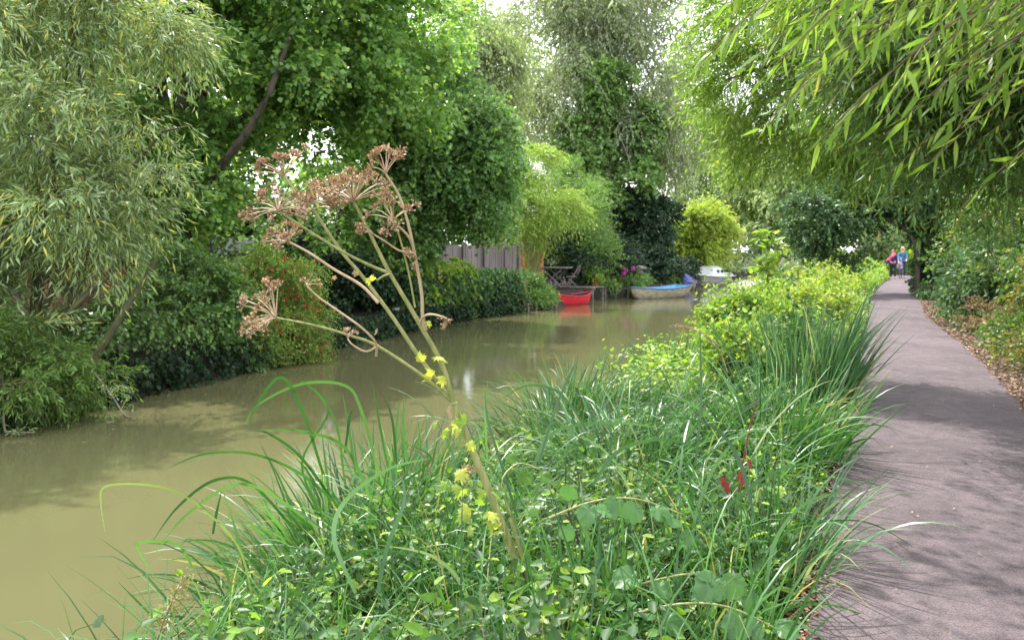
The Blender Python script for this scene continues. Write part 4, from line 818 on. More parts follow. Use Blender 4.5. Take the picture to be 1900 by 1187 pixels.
clump('sedge_clump', 'light green sedge standing at the waterline further along', onz(1230, 715, -.45), .7, 320, .95, .02, 'sedge', lean=.35, curve=.3, dead=.1)
clump('sedge_clump', 'bright young sedge blades at the bottom centre right of the hogweed', onz(1105, 1230, -.2), .22, 60, .75, .017, 'sedge', lean=.15, curve=.2)
clump('sedge_clump', 'sedge leaning onto the path in the lower right of the bank', onz(1420, 1060, -.05), .33, 150, .7, .012, 'sedge_blue', lean=.5, curve=.55, bias=(.05, 0))
clump('sedge_clump', 'grey-green sedge left of the hogweed foot', onz(840, 1110, -.3), .35, 200, .75, .015, 'sedge', lean=.5, curve=.5)
LB = []
for px, py, dx in [(1020, 760, -.3), (900, 860, -.2), (1120, 760, -.35), (1230, 800, .1), (1320, 800, .3), (1180, 880, .3), (1050, 900, .2), (1340, 900, .3), (1000, 820, -.1), (1400, 980, .35), (760, 1010, -.3), (700, 1090, -.3), (900, 1000, .2), (1280, 1000, .25)]:
    p_, a_ = tuft_pts(14, onz(px, py, -.25), .35); LB.append(blades(p_, rng.normal(size=(14, 3))*[.2, .2, 0]+[dx, 0, 0], rng.uniform(.8, 1.35, 14), rng.uniform(.009, .016, 14), rng.uniform(.5, 1.0, 14), 12))
tag(mk('arching_grass', LB, M['sedge_blue']), kind='stuff')
# single blades lying over the asphalt
ex2 = [ribbon([P(*q) for q in pts], .010, 0) for pts in
       ([(1440, 900, 4.6), (1530, 886, 4.5), (1600, 895, 4.5), (1655, 905, 4.5)], [(1430, 985, 4.2), (1540, 966, 4.0), (1620, 972, 3.9), (1700, 1018, 3.9)], [(1400, 1010, 4.1), (1500, 975, 4.0), (1560, 990, 4.0)],
        [(1490, 760, 6.2), (1570, 745, 6.0), (1595, 770, 6.0), (1612, 812, 5.9)], [(1450, 1130, 3.6), (1530, 1120, 3.5), (1600, 1140, 3.5), (1655, 1170, 3.5)], [(1440, 850, 5.0), (1500, 790, 4.9), (1560, 760, 4.9), (1640, 745, 4.9)],
        [(1450, 1080, 3.7), (1520, 1095, 3.6), (1570, 1187, 3.5)])]
tag(mk('trailing_grass', ex2, M['sedge']), kind='stuff')

# ---------------------------------------------------------------- undergrowth covering the bank
def strip_pts(n, s0, s1, a, b_, power=1.6):
    """more plants near the camera"""
    u = rng.random(n); s = s0*(s1/s0)**(u**(1/1.0)); v = rng.random(n)
    L_ = tr_(s)+.1; Rr = pathL(s)-.12
    return s, L_+(Rr-L_)*(a+(b_-a)*v)
def growth(name, n, s0, s1, h, k, ll, lw, mat, a=0, b_=1, shape='oval', stems=.0025, hang=.1, up=.75, **kw):
    s, t = strip_pts(n, s0, s1, a, b_); O = surf(s, t); e = (pathL(s)-t); wt = t-tr_(s)
    hh = h*np.clip(.35+e*1.3, .35, 1)*rng.uniform(.5, 1.2, n)*(.75+.35*np.sin(s*1.9+t*2.3)*np.sin(t*3.1-s*.7))
    D = norm(np.array([0, 0, 1.])+rng.normal(size=(n, 3))*.28)
    sc_ = kw.pop('scale_s', None)
    pcs = twig_leaves(O, D, hh, .08, k, ll, lw, shape, hang=hang, ang=1.2, up=up, u0=.15, stems=stems)
    return pcs
pc_ = growth('u', 1900, 1.6, 7.5, .58, 9, .066, .042, None)
o = mk('undergrowth', pc_, [M['under'], M['stalk']]); tag(o, kind='stuff')
o = mk('nettle_undergrowth', growth('u', 2100, 1.8, 12, .58, 10, .062, .034, None, a=.1, b_=1), [M['weed_cool'], M['stalk']]); tag(o, kind='stuff')
o = mk('far_bank_undergrowth', growth('u', 3600, 9, 32, .85, 10, .085, .05, None, shape='kite')+growth('u', 900, 32, 60, 1.0, 9, .16, .1, None, shape='kite'), [M['weed'], M['stalk']]); tag(o, kind='stuff')
def grass(n, s0, s1, L_, W_, a=0, b_=1, cv=.7):
    s, t = strip_pts(n, s0, s1, a, b_); B = surf(s, t); B[:, 2] -= .02
    return blades(B, rng.normal(size=(n, 3))*np.array([.32, .32, 0]), L_*rng.uniform(.4, 1.2, n), W_*rng.uniform(.6, 1.3, n), cv*rng.uniform(.1, 1.6, n), 6)
o = mk('bank_grass', [grass(5500, 1.5, 14, .5, .0075), grass(2600, 2, 14, .8, .011, cv=.9), grass(4500, 12, 50, .6, .02)], M['sedge']); tag(o, kind='stuff')
# verge grass on the right and on far gardens
def fringe(n, s0, s1, off0, off1, L_, W_, side='R'):
    s = rng.uniform(s0, s1, n); e = pathR(s) if side == 'R' else pathL(s); t = e+rng.uniform(off0, off1, n)
    B = surf(s, t); return blades(B, rng.normal(size=(n, 3))*np.array([.5, .5, 0]), L_*rng.uniform(.4, 1.2, n), W_, rng.uniform(.1, 1.2, n), 4)
o = mk('verge_grass', [fringe(9000, 6, 50, .35, 2.0, .16, .009), fringe(1600, 2, 50, -.12, .02, .10, .006, 'L')], M['weed_cool']); tag(o, kind='stuff')
ME = []
for pts in [[(980, 900), (1010, 820), (1060, 790), (1160, 785), (1260, 800)], [(1180, 960), (1150, 870), (1090, 815), (1000, 800)], [(1100, 900), (1150, 835), (1240, 815), (1330, 850)], [(1400, 960), (1370, 850), (1320, 790), (1240, 770)],
            [(960, 960), (930, 860), (905, 780), (900, 725)], [(1290, 860), (1300, 760), (1300, 660), (1298, 600)], [(1280, 1080), (1290, 960), (1330, 860), (1390, 800), (1480, 780)], [(1250, 1110), (1290, 1000), (1360, 930), (1450, 870), (1560, 850)],
            [(1105, 1187), (1110, 1090), (1112, 1000), (1112, 950)], [(1125, 1187), (1130, 1060), (1150, 970), (1165, 930)], [(1175, 1187), (1178, 1100), (1185, 1040)], [(1060, 1187), (1045, 1110), (1080, 1040), (1170, 970), (1290, 880)],
            [(920, 1010), (860, 930), (840, 850), (845, 800)], [(700, 1100), (720, 1010), (750, 930), (745, 880)], [(660, 1100), (620, 1000), (640, 930), (720, 870), (800, 850)], [(1000, 860), (1030, 760), (1060, 690), (1072, 672)],
            [(1090, 800), (1040, 730), (980, 715), (930, 740)], [(880, 1187), (860, 1090), (800, 1030), (700, 1010)], [(1420, 1100), (1440, 1000), (1500, 930), (1600, 905)], [(540, 1150), (600, 1060), (690, 1020), (800, 1040)]]:
    n_ = len(pts); Y0 = rng.uniform(3.7, 4.4) if pts[0][1] < 1100 else rng.uniform(3.2, 3.6)
    ME.append(ribbon([P(a_, b_2, Y0+.05*k_) for k_, (a_, b_2) in enumerate(pts)], rng.uniform(.014, .022), 0))
tag(mk('broad_sedge_blades', ME, [M['sedge_blue'], M['straw']]), kind='stuff')
# leaf litter
def litter(n, s, t, ll, zoff=.006):
    O = surf(s, t); O[:, 2] += zoff+rng.uniform(0, .012, n); T = norm(rng.normal(size=(n, 3))*np.array([1, 1, .12])); Nn = norm(np.array([0, 0, 1.])+rng.normal(size=(n, 3))*.22)
    return kites(O, T, Nn, ll*rng.uniform(.5, 1.3, n), ll*.6, 'oval', bend=.1, fold=.3)
n = 8000; s = rng.uniform(1.8, 16, n)**1; e = np.abs(rng.normal(size=n))
tL_ = pathL(s)-.10+e*.075-(rng.random(n) < .4)*rng.uniform(0, .3, n)
n2 = 9000; s2_ = 3+rng.random(n2)**1.3*40; t2 = pathR(s2_)+.0+np.abs(rng.normal(size=n2))*.36-.05
n3 = 260; s3_ = rng.uniform(2.5, 22, n3); t3 = pathL(s3_)+(pathR(s3_)-pathL(s3_))*rng.random(n3)
lt = [litter(n, s, tL_, .030, .014), litter(n2, s2_, t2, .05, .012)]
o = mk('leaf_litter', lt, M['litter']); tag(o, kind='stuff')
zc3 = litter(n3, s3_, t3, .022, .045)
o = mk('fallen_leaves', [zc3], M['dry']); tag(o, kind='stuff')
sf = rng.uniform(5, 26, 130); side_ = rng.random(130) < .6; tf = np.where(side_, np.array([float(tl(q)) for q in sf])+np.abs(rng.normal(size=130))*.9+.1, tr_(sf)-np.abs(rng.normal(size=130))*.8)
Of = sf[:, None]*DS+tf[:, None]*DN; Of[:, 2] = WZ+.006
o = mk('floating_leaves', [kites(Of, norm(rng.normal(size=(130, 3))*[1, 1, .02]), np.array([0, 0, 1.])*np.ones((130, 1)), .06, .03, 'oval', bend=.02, fold=.1)], M['dry']); tag(o, kind='stuff')
# dry soil verge: grass-straw tone
nv = 8000; sv = rng.uniform(6, 34, nv); tv = pathR(sv)+rng.uniform(.02, 1.3, nv); B = surf(sv, tv)
o = mk('dry_grass', [blades(B, rng.normal(size=(nv, 3))*np.array([1.2, 1.2, 0]), .09*rng.uniform(.4, 1.4, nv), .006, .3, 3)], M['straw']); tag(o, kind='stuff')

# ---------------------------------------------------------------- lime weeds further along the bank
wd = [(1450, 625, 13, .35, .36, 'weed', 'airy green bush at the water, nearest of the bright bushes'), (1490, 575, 16, .55, .6, 'lime', 'bright yellow-green bush behind the tall dark sedge'),
      (1425, 570, 20, .42, .5, 'lime', 'sunlit lime-green bush seen against the river'), (1490, 540, 25, .9, .75, 'weed_cool', 'leafy mid green bush on the bank before the arch'),
      (1535, 575, 19, .55, .65, 'weed', 'yellow-flecked bush close to the left edge of the path'), (1552, 520, 31, .75, .8, 'weed', 'bright weeds on the bank under the left end of the arch'),
      (1450, 515, 38, 1.3, .9, 'bush_far', 'grey-green bank bush farthest along the water'), (1365, 680, 9.5, .33, .22, 'weed', 'low bright leafy weeds at the water in front of the lime bushes'),
      (1350, 600, 15, .35, .4, 'weed', 'small pale bush leaning out over the water, leftmost of the bright bushes'), (1530, 530, 24, .5, .55, 'lime', 'small lime bush beside the path half way to the arch'),
      (1460, 640, 11.5, .4, .35, 'weed_cool', 'cool green leafy clump just behind the tall dark sedge')]
for px, py, Y, w_, h, mt, lb in wd:
    c = P(px, py, Y); c[2] = max(c[2], .3); b_ = c*[1, 1, 0]; b_[2] = -.3
    ll = .055+Y*.0024
    bl = [(c+np.array([rng.normal()*w_*.55, rng.normal()*w_*.55, rng.uniform(-.5, .15)*h]), np.array([1, 1, .75])*w_*rng.uniform(.35, .7)) for _ in range(6)]
    root = thing('bank_bush', lb, 'bush', b_, group='bright bushes on the near bank')
    pcs, sub_ = crown(bl, 620, .28+Y*.006, .15, 8, ll, ll*.62, nsub=30, subr=.38, bias=(0, 0, .6), zmin=-.4, stems=.003, up=.6, lump=.9)
    pc2, _ = crown(bl, 46, .55+Y*.012, .1, 11, ll*1.1, ll*.6, nsub=30, subr=.4, bias=(0, 0, 1.6), stems=.004, up=.6)
    mk('foliage', pcs+pc2, [M[mt], M['twig']], root)
    mk('stems', [limbs(b_, sub_[:22], .02, .006)], M['twig'], root)
# tall layered sprig standing above them
def layered(name, label, c, h, n, ll, mat):
    root = thing(name, label, 'plant', c)
    c = np.asarray(c); O = np.array([c+[rng.normal()*.1, rng.normal()*.1, h*u] for u in np.linspace(.25, 1, n)]); D = norm(rng.normal(size=(n, 3))*[1, 1, .12]+[0, 0, .1])
    mk('leaves', twig_leaves(O, D, .55*np.linspace(1, .35, n), .15, 9, ll, ll*.55, 'oval', hang=.1, ang=.9, up=.9, stems=.004), [M[mat], M['twig']], root)
    mk('stem', [tube([c, c+[.03, 0, h*.5], c+[0, 0, h]], [.014, .01, .004], 6)], M['twig'], root)
layered('elder_sapling', 'upright sapling with tiers of pale leaves rising above the lime-green bushes', P(1422, HZ, 15)*[1, 1, 0]+[0, 0, -.2], 2.2, 34, .15, 'weed')
layered('young_sapling', 'second smaller sapling leaning right of the tiered one', P(1480, HZ, 17)*[1, 1, 0]+[0, 0, -.2], 1.5, 22, .1, 'lime')
# purple loosestrife-like seed spike over the water
root = thing('seed_spike_plant', 'reddish seed spike arching over the water in front of the lime bushes', 'plant', onz(1330, 690, -.4))
p_ = [P(1350, 690, 8.8), P(1330, 640, 8.8), P(1290, 612, 8.7), P(1255, 604, 8.7)]
mk('stem', [tube(p_, [.008, .006, .005, .003], 5, sub=4)], M['stalk_dry'], root)
q, _ = smooth_path(np.array(p_[1:]), np.ones(3), 20); mk('seeds', [kites(q[rng.integers(0, len(q), 160)]+rng.normal(size=(160, 3))*.012, runit(160), runit(160), .022, .014)], M['seed'], root)
# ---------------------------------------------------------------- giant dead hogweed
hog = thing('hogweed', 'tall leaning hogweed with brown dried seed heads and a thick yellow-green stem', 'plant', P(992, 1145, 3.75))
def px_r(w_, Y): return w_/2*Y/F
def stem(name, pts, w0, w1, mat='stalk', nodes=True, par=None):
    """pts: (px,py,Y)"""
    q = np.array([P(*a) for a in pts]); r = np.linspace(px_r(w0, pts[0][2]), px_r(w1, pts[-1][2]), len(q))
    q, r = smooth_path(q, r, 5)
    o_ = mk(name, [tube(q, r, 9)], M[mat], par or hog); return o_
stem('main_stem', [(990, 1150, 3.75), (972, 1080, 3.74), (938, 990, 3.72), (905, 905, 3.7), (872, 825, 3.68), (842, 748, 3.66)], 18, 13)
stem('side_stem', [(1000, 1145, 3.72), (985, 1090, 3.72), (966, 1020, 3.72), (946, 960, 3.72)], 13, 7)
stem('branch', [(842, 748, 3.66), (819, 674, 3.62), (772, 589, 3.58), (722, 504, 3.54), (679, 418, 3.5), (656, 374, 3.48)], 10.5, 5)
stem('branch', [(840, 745, 3.66), (776, 659, 3.62), (729, 589, 3.6), (671, 511, 3.58), (632, 465, 3.56), (582, 391, 3.54), (545, 350, 3.52), (527, 327, 3.52)], 8, 4)
stem('branch', [(838, 745, 3.66), (788, 700, 3.6), (702, 643, 3.55), (648, 622, 3.5), (586, 604, 3.47), (514, 590, 3.45)], 7, 3.5)
stem('branch', [(790, 612, 3.58), (784, 585, 3.56), (782, 542, 3.54), (768, 465, 3.5), (757, 414, 3.48), (741, 364, 3.47), (716, 323, 3.46)], 7.5, 4, 'stalk_dry')
stem('branch', [(724, 507, 3.54), (690, 494, 3.52), (632, 465, 3.46), (560, 420, 3.42), (516, 391, 3.4)], 6, 4)
stem('branch', [(702, 562, 3.6), (671, 530, 3.64), (620, 500, 3.66), (575, 470, 3.66), (536, 449, 3.66)], 6, 4, 'stalk_dry')
stem('branch', [(768, 466, 3.5), (760, 442, 3.46), (740, 420, 3.44), (729, 410, 3.42)], 5, 4, 'stalk_dry')
stem('branch', [(698, 660, 3.55), (697, 636, 3.5), (671, 608, 3.46), (625, 575, 3.44), (592, 552, 3.44), (570, 531, 3.44)], 5, 3, 'stalk_dry')
stem('branch', [(702, 640, 3.55), (680, 652, 3.5), (655, 640, 3.48), (645, 628, 3.48)], 4, 3, 'stalk_dry')
stem('branch', [(768, 470, 3.5), (741, 465, 3.47), (715, 448, 3.44), (695, 436, 3.43)], 4, 3, 'stalk_dry')
stem('branch', [(770, 570, 3.56), (757, 500, 3.52), (738, 430, 3.5), (715, 380, 3.5)], 4, 3)
stem('branch', [(779, 600, 3.58), (785, 588, 3.55), (800, 583, 3.52), (822, 588, 3.5), (834, 594, 3.5)], 5, 3, 'stalk_dry')
stem('branch', [(700, 520, 3.52), (712, 512, 3.5), (724, 508, 3.5)], 4, 4)
def umbel(J, heads, ry=.02, nseed=15, rr=.030, w_=3.0):
    """J junction; heads list of (px,py,Y)"""
    J = P(*J); H = np.array([P(*h) for h in heads]); n = len(H)
    um = mk('umbel', [tubes(np.stack([J+(H-J)*u+np.array([0, 0, .008])*math.sin(u*math.pi) for u in (0, .33, .66, 1)], 1), np.array([px_r(w_, 3.5)*.9, px_r(w_, 3.5)*.7, px_r(w_, 3.5)*.6, px_r(w_, 3.5)*.5])[None], 4)], M['stalk_dry'], hog)
    pcs = []
    for h in H:
        ax = norm(h-J); k = nseed+int(rng.integers(-3, 4)); u = norm(runit(k)*.85+ax*.75+np.array([0, 0, .25])); e = h+u*rr*rng.uniform(.7, 1.15, (k, 1))
        pcs.append(tubes(np.stack([np.tile(h, (k, 1)), e], 1), .0009, 3))
        for sg in (-1, 1):
            pcs.append(kites(e-u*.002, norm(u+runit(k)*.35), runit(k), .0125, .0088, 'oval', bend=.05, fold=.15*sg))
    mk('seed_heads', pcs, M['seed'], um)
def arc_heads(pts, n, jx, jy, Y, dY=.1):
    """scatter heads along a pixel polyline"""
    pts = np.array(pts, float); out = []
    for k in range(n):
        u = (k+rng.random()*.8)/n*(len(pts)-1); i = min(int(u), len(pts)-2); p = pts[i]+(pts[i+1]-pts[i])*(u-i)
        out.append((p[0]+rng.normal()*jx, p[1]+rng.normal()*jy, Y+rng.normal()*dY))
    return out
umbel((526, 328, 3.52), arc_heads([(478, 318), (492, 303), (518, 298), (540, 291), (563, 286)], 15, 4, 4, 3.5, .06), rr=.022)
umbel((656, 374, 3.48), arc_heads([(560, 372), (590, 352), (625, 345), (655, 340), (690, 332), (706, 342)], 30, 7, 10, 3.46, .10), rr=.030)
umbel((620, 386, 3.48), arc_heads([(555, 385), (585, 372), (610, 360), (628, 386), (600, 345)], 14, 8, 8, 3.4, .08), rr=.028)
umbel((516, 391, 3.4), arc_heads([(468, 396), (462, 404), (484, 370), (500, 355), (520, 376), (545, 368), (566, 378), (545, 398), (496, 408)], 19, 5, 5, 3.38, .09), rr=.026)
umbel((536, 449, 3.66), arc_heads([(496, 452), (500, 436), (512, 428), (530, 424), (545, 420), (548, 438), (520, 456), (505, 462)], 15, 4, 4, 3.64, .08), rr=.022)
umbel((716, 323, 3.46), arc_heads([(694, 310), (692, 296), (702, 292), (718, 274), (730, 300), (742, 291), (748, 296)], 11, 4, 4, 3.45, .06), rr=.026)
umbel((729, 410, 3.42), arc_heads([(696, 398), (706, 388), (718, 384), (735, 366), (742, 392), (704, 416), (722, 432), (736, 400), (766, 384), (706, 434)], 14, 4, 4, 3.4, .07), rr=.023)
umbel((512, 589, 3.45), arc_heads([(455, 572), (462, 560), (486, 550), (505, 526), (508, 552), (480, 580), (470, 594), (455, 620), (478, 608), (492, 602)], 19, 4, 5, 3.43, .08), rr=.026)
umbel((570, 531, 3.44), arc_heads([(566, 520), (576, 516), (590, 526), (560, 524)], 5, 4, 3, 3.44, .04), rr=.012, nseed=8, w_=2)
umbel((645, 628, 3.48), arc_heads([(636, 618), (648, 614), (655, 622), (638, 626)], 5, 3, 3, 3.48, .04), rr=.012, nseed=8, w_=2)
umbel((715, 380, 3.5), arc_heads([(700, 370), (712, 364), (706, 356), (690, 372)], 5, 5, 4, 3.5, .04), rr=.016, nseed=9, w_=2)
umbel((695, 436, 3.43), arc_heads([(670, 412), (668, 420), (676, 428), (682, 412)], 6, 4, 5, 3.43, .04), rr=.012, nseed=8, w_=2)
umbel((750, 470, 3.5), arc_heads([(760, 460), (757, 474), (765, 486), (772, 496)], 5, 4, 5, 3.5, .04), rr=.013, nseed=8, w_=2)
umbel((834, 594, 3.5), arc_heads([(818, 596), (830, 602), (836, 590)], 4, 3, 3, 3.5, .03), rr=.014, nseed=8, w_=2)
# lobed leaves
def lobed(c, r, dirv, nrm, lobes=5, depth=.35, cup=.25, jag=.06, heart=False):
    n = 40; th = np.linspace(-np.pi, np.pi, n, endpoint=False)
    if heart: rad = r*(.62+.38*np.cos(th)*.6+.25*np.abs(np.cos(th/2))**6+.10*np.abs(np.sin(th)))*(1-.42*np.exp(-((np.abs(th)-np.pi)/.25)**2))
    else: rad = r*(1-depth+depth*np.abs(np.cos(lobes*th/2)))*(1-.45*np.exp(-((np.abs(th)-np.pi)/.35)**2))
    rad = rad*(1+jag*np.sign(np.sin(th*13)))*(1+rng.normal(size=n)*.03)
    T = norm(np.asarray(dirv, float)); Nn = norm(np.asarray(nrm, float)); B = norm(np.cross(T, Nn)); Nn = np.cross(B, T)
    V = [np.asarray(c)+T*r*.3]
    rings = []
    for f_ in (.5, 1.0):
        x = rad*np.cos(th)*f_+r*.3; y = rad*np.sin(th)*f_
        z = -cup*((x/r)**2+(y/r)**2)*r*.6+np.abs(y)*.22+rng.normal(size=n)*r*.03*f_+.05*r*np.sin(th*5)*f_
        rings.append(np.asarray(c)+T*x[:, None]+B*y[:, None]+Nn*z[:, None])
    V = np.vstack([V, rings[0], rings[1]]); i = np.arange(n); j = (i+1) % n
    f3 = np.stack([np.zeros(n, int), 1+i, 1+j], -1); f4 = np.stack([1+i, 1+n+i, 1+n+j, 1+j], -1)
    # quads as two triangles keep one face width
    f = np.concatenate([f3, f4[:, [0, 1, 2]], f4[:, [0, 2, 3]]])
    return V, f
def rdir(): return runit(1)[0]
for px, py, Y, r, dv, mt in [(808, 662, 3.58, .038, (.8, -.3, .1), 'yellow_leaf'), (782, 668, 3.6, .028, (-.3, -.2, .6), 'yellow_leaf'), (800, 690, 3.6, .036, (-.2, -.3, -.8), 'yellow_leaf'),
                             (820, 700, 3.6, .03, (.3, -.5, -.6), 'yellow_leaf'), (683, 518, 3.55, .017, (.4, -.2, -.6), 'yellow_leaf'), (688, 516, 3.5, .015, (.8, -.2, -.2), 'yellow_leaf'), (660, 505, 3.55, .016, (-.2, 0, -.8), 'dry'),
                             (795, 597, 3.5, .018, (.4, -.3, -.6), 'yellow_leaf'), (826, 600, 3.5, .014, (.2, -.3, -.9), 'dry'), (700, 612, 3.5, .016, (0, 0, -1), 'dry'), (622, 514, 3.6, .013, (-.9, 0, -.3), 'dry'),
                             (845, 780, 3.58, 0.024, (0.6, -0.8, -0.3), 'weed'), (808, 782, 3.60, 0.024, (-0.6, -0.7, -0.6), 'weed'), (906, 953, 3.53, 0.039, (0.3, -0.1, 0.0), 'yellow_leaf'), (924, 977, 3.53, 0.028, (-0.6, -0.6, -0.0), 'yellow_leaf'), (864, 910, 3.51, 0.033, (-0.9, -0.2, -0.2), 'lime'), (851, 903, 3.54, 0.036, (0.1, -0.6, -0.3), 'lime'), (859, 772, 3.64, 0.039, (0.2, -0.1, -0.9), 'weed'), (865, 951, 3.59, 0.038, (-0.5, -0.6, -0.2), 'lime'), (853, 786, 3.66, 0.031, (-0.3, -0.7, 0.1), 'yellow_leaf'), (829, 898, 3.58, 0.031, (-0.5, -0.8, 0.0), 'weed'), (896, 911, 3.57, 0.023, (-0.3, -0.3, -0.4), 'lime'), (849, 797, 3.56, 0.024, (-0.5, -0.2, -0.6), 'yellow_leaf'), (874, 979, 3.49, 0.027, (-0.3, -0.1, -0.3), 'lime'), (910, 967, 3.52, 0.036, (0.3, -0.6, -0.5), 'lime'), (927, 985, 3.59, 0.035, (-0.6, -0.2, 0.1), 'lime'), (827, 801, 3.51, 0.031, (-0.6, -0.5, -0.1), 'lime'), (872, 822, 3.63, 0.030, (0.3, -0.2, -0.4), 'yellow_leaf'), (867, 939, 3.55, 0.035, (-0.2, -0.8, 0.0), 'yellow_leaf'), (896, 931, 3.63, 0.027, (-0.9, -0.2, -0.0), 'weed'), (919, 915, 3.52, 0.025, (0.3, -0.5, -0.0), 'lime'), (854, 874, 3.58, 0.038, (0.1, -0.8, -0.6), 'yellow_leaf'), (841, 796, 3.53, 0.023, (-0.7, -0.2, -0.9), 'yellow_leaf')]:
    mk('leaf', [lobed(P(px, py, Y), r, dv, np.array([0, -.5, .7])+runit(1)[0]*1.0, int(rng.integers(4, 7)), .34, cup=.8, jag=.16)], M[mt], hog)
qb = P(868, 870, 3.6)+runit(90)*[.03, .03, .014]; mk('dried_flower', [kites(qb, runit(90), runit(90), .016, .008)], M['seed'], hog)
for px, py, Y, r in ((905, 905, 3.7, 8.6), (872, 825, 3.68, 8), (842, 748, 3.66, 8.6), (819, 674, 3.62, 6.2), (772, 589, 3.58, 5.6), (722, 504, 3.54, 5.2), (776, 659, 3.62, 4.6), (702, 643, 3.55, 3.8)):
    mk('node', [sphere(P(px, py, Y), np.array([r, r, r*.5])*.93*Y/F, 10, 7)], M['stalk'], hog)
mk('sheath', [ribbon([P(838, 752, 3.6), P(832, 762, 3.58), P(836, 775, 3.58), P(833, 795, 3.58)], .02, sub=4)], M['dry'], hog)

# large-leaved bindweed / butterbur scrambling through the bank
def leafy_vine(name, label, specs, vine, mat='bigleaf', heart=True):
    root = thing(name, label, 'plant', P(*vine[0]))
    mk('stem', [tube(np.array([P(*v) for v in vine]), np.linspace(.006, .003, len(vine)), 6, sub=4)], M['stalk'], root)
    for px, py, Y, r in specs:
        mk('leaf', [lobed(P(px, py, Y), r, np.array([rng.normal()*.7, -.35, -.35+rng.normal()*.4]), np.array([rng.normal()*.25, -.55, .9]), 5, .15, .3, .04, heart)], M[mat], root)
leafy_vine('bindweed', 'trailing stem of large rounded leaves across the middle of the bank', [(1060, 925, 3.5, .05), (1095, 938, 3.5, .06), (1145, 925, 3.5, .06), (1180, 935, 3.45, .06), (1215, 940, 3.45, .055), (1250, 960, 3.45, .06), (1050, 975, 3.5, .045), (1130, 950, 3.4, .045), (1270, 985, 3.5, .05)],
           [(1020, 960, 3.6), (1100, 930, 3.52), (1180, 925, 3.5), (1270, 955, 3.5)])
leafy_vine('butterbur', 'broad grey-green leaves with drying edges at the lower right of the bank', [(1330, 1070, 3.25, .08), (1360, 1065, 3.25, .07), (1300, 1060, 3.3, .05), (1285, 1100, 3.25, .055), (1385, 1100, 3.25, .05), (1180, 1070, 3.3, .07), (1145, 1080, 3.3, .055), (1215, 1090, 3.3, .05)],
           [(1140, 1100, 3.4), (1220, 1075, 3.35), (1300, 1065, 3.3), (1380, 1100, 3.3)])
leafy_vine('coltsfoot', 'large toothed leaves along a pale arching stalk at the bottom edge', [(1380, 1145, 3.05, .07), (1410, 1160, 3.05, .06), (1440, 1165, 3.05, .06), (1350, 1140, 3.1, .05), (1190, 1140, 3.1, .07), (1230, 1150, 3.1, .06), (1150, 1150, 3.1, .055), (1020, 1165, 3.15, .07), (1060, 1175, 3.1, .065), (1110, 1190, 3.1, .06), (960, 1160, 3.2, .06)],
           [(1170, 1140, 3.15), (1260, 1120, 3.1), (1350, 1125, 3.08), (1440, 1165, 3.05)])
leafy_vine('bindweed', 'bright green heart-shaped leaves climbing right of the hogweed stem', [(965, 875, 3.9, .05), (930, 905, 3.8, .05), (1000, 880, 3.9, .045), (905, 855, 3.8, .045), (985, 935, 3.8, .05), (940, 845, 4, .04)], [(960, 980, 3.8), (930, 900, 3.8), (960, 860, 3.9), (1000, 870, 3.9)], 'under')
leafy_vine('bindweed', 'yellow-green heart-shaped leaves near the bottom left of the hogweed', [(850, 1160, 3.4, .04), (820, 1175, 3.4, .045), (740, 1160, 3.5, .04), (700, 1180, 3.5, .04), (640, 1150, 3.6, .035), (560, 1160, 3.7, .035), (880, 1110, 3.5, .035)], [(880, 1187, 3.5), (800, 1165, 3.45), (700, 1165, 3.5), (560, 1165, 3.7)], 'weed')
# dock with red leaves
dk_ = thing('red_leaved_dock', 'dock plant with crimson leaves near the path edge', 'plant', onz(1372, 960, -.1))
mk('stem', [tube([P(1365, 960, 4.6), P(1375, 880, 4.6), P(1390, 800, 4.6), P(1405, 740, 4.6)], [.006, .005, .004, .002], 5, sub=3)], M['red_leaf'], dk_)
for px, py, r in ((1345, 890, .05), (1382, 868, .05), (1388, 850, .04), (1376, 882, .04), (1340, 882, .04)):
    q = P(px, py, 4.5); mk('leaf', [kites(q[None], np.array([[rng.normal()*.3, -.2, -.9]]), np.array([[.1, -.9, .2]]), r*1.7, r*.8, 'oval')], M['red_leaf'], dk_)
# dock seed head, bottom left
sh = thing('dock_seed_head', 'drooping green-brown seed head at the bottom left over the water', 'plant', P(290, 1240, 3.6))
mk('stem', [tube([P(275, 1240, 3.6), P(300, 1160, 3.6), P(330, 1090, 3.6), P(345, 1065, 3.6)], [.006, .005, .004, .002], 5, sub=3), tube([P(300, 1165, 3.6), P(340, 1150, 3.55), P(365, 1120, 3.55)], [.004, .003, .002], 5, sub=3)], M['stalk_dry'], sh)
qs = np.array([P(300+45*u+rng.normal()*(14-6*u), 1165-95*u+rng.normal()*8, 3.6+rng.normal()*.03) for u in rng.random(420)])
mk('seeds', [kites(qs, runit(420), runit(420), .013, .010)], leaf_mat('dock_seed', [(.16, .17, .05), (.28, .26, .09), (.34, .26, .14)], None, 0, .3, .6), sh)
mk('leaf', [lobed(P(335, 1066, 3.6), .02, (-.3, -.3, .9), (0, -1, .3), heart=True), lobed(P(300, 1135, 3.6), .035, (-.9, -.3, .1), (0, -.6, .8), heart=True)], M['weed'], sh)
# dark dead stalk left of the bindweed
ds = thing('dead_stalk', 'thin dark leafless stalk standing beside the bindweed', 'plant', onz(1075, 1170, -.2))
mk('stem', [tube([P(1085, 1150, 3.7), P(1080, 1030, 3.7), P(1052, 940, 3.75), P(1050, 850, 3.8)], [.007, .006, .005, .002], 5, sub=4), tube([P(1056, 950, 3.75), P(1075, 900, 3.75), P(1066, 860, 3.75)], [.004, .003, .001], 4, sub=3)], noise_mat('dead_stalk_bark', (.03, .018, .018), (.08, .05, .045), 9), ds)

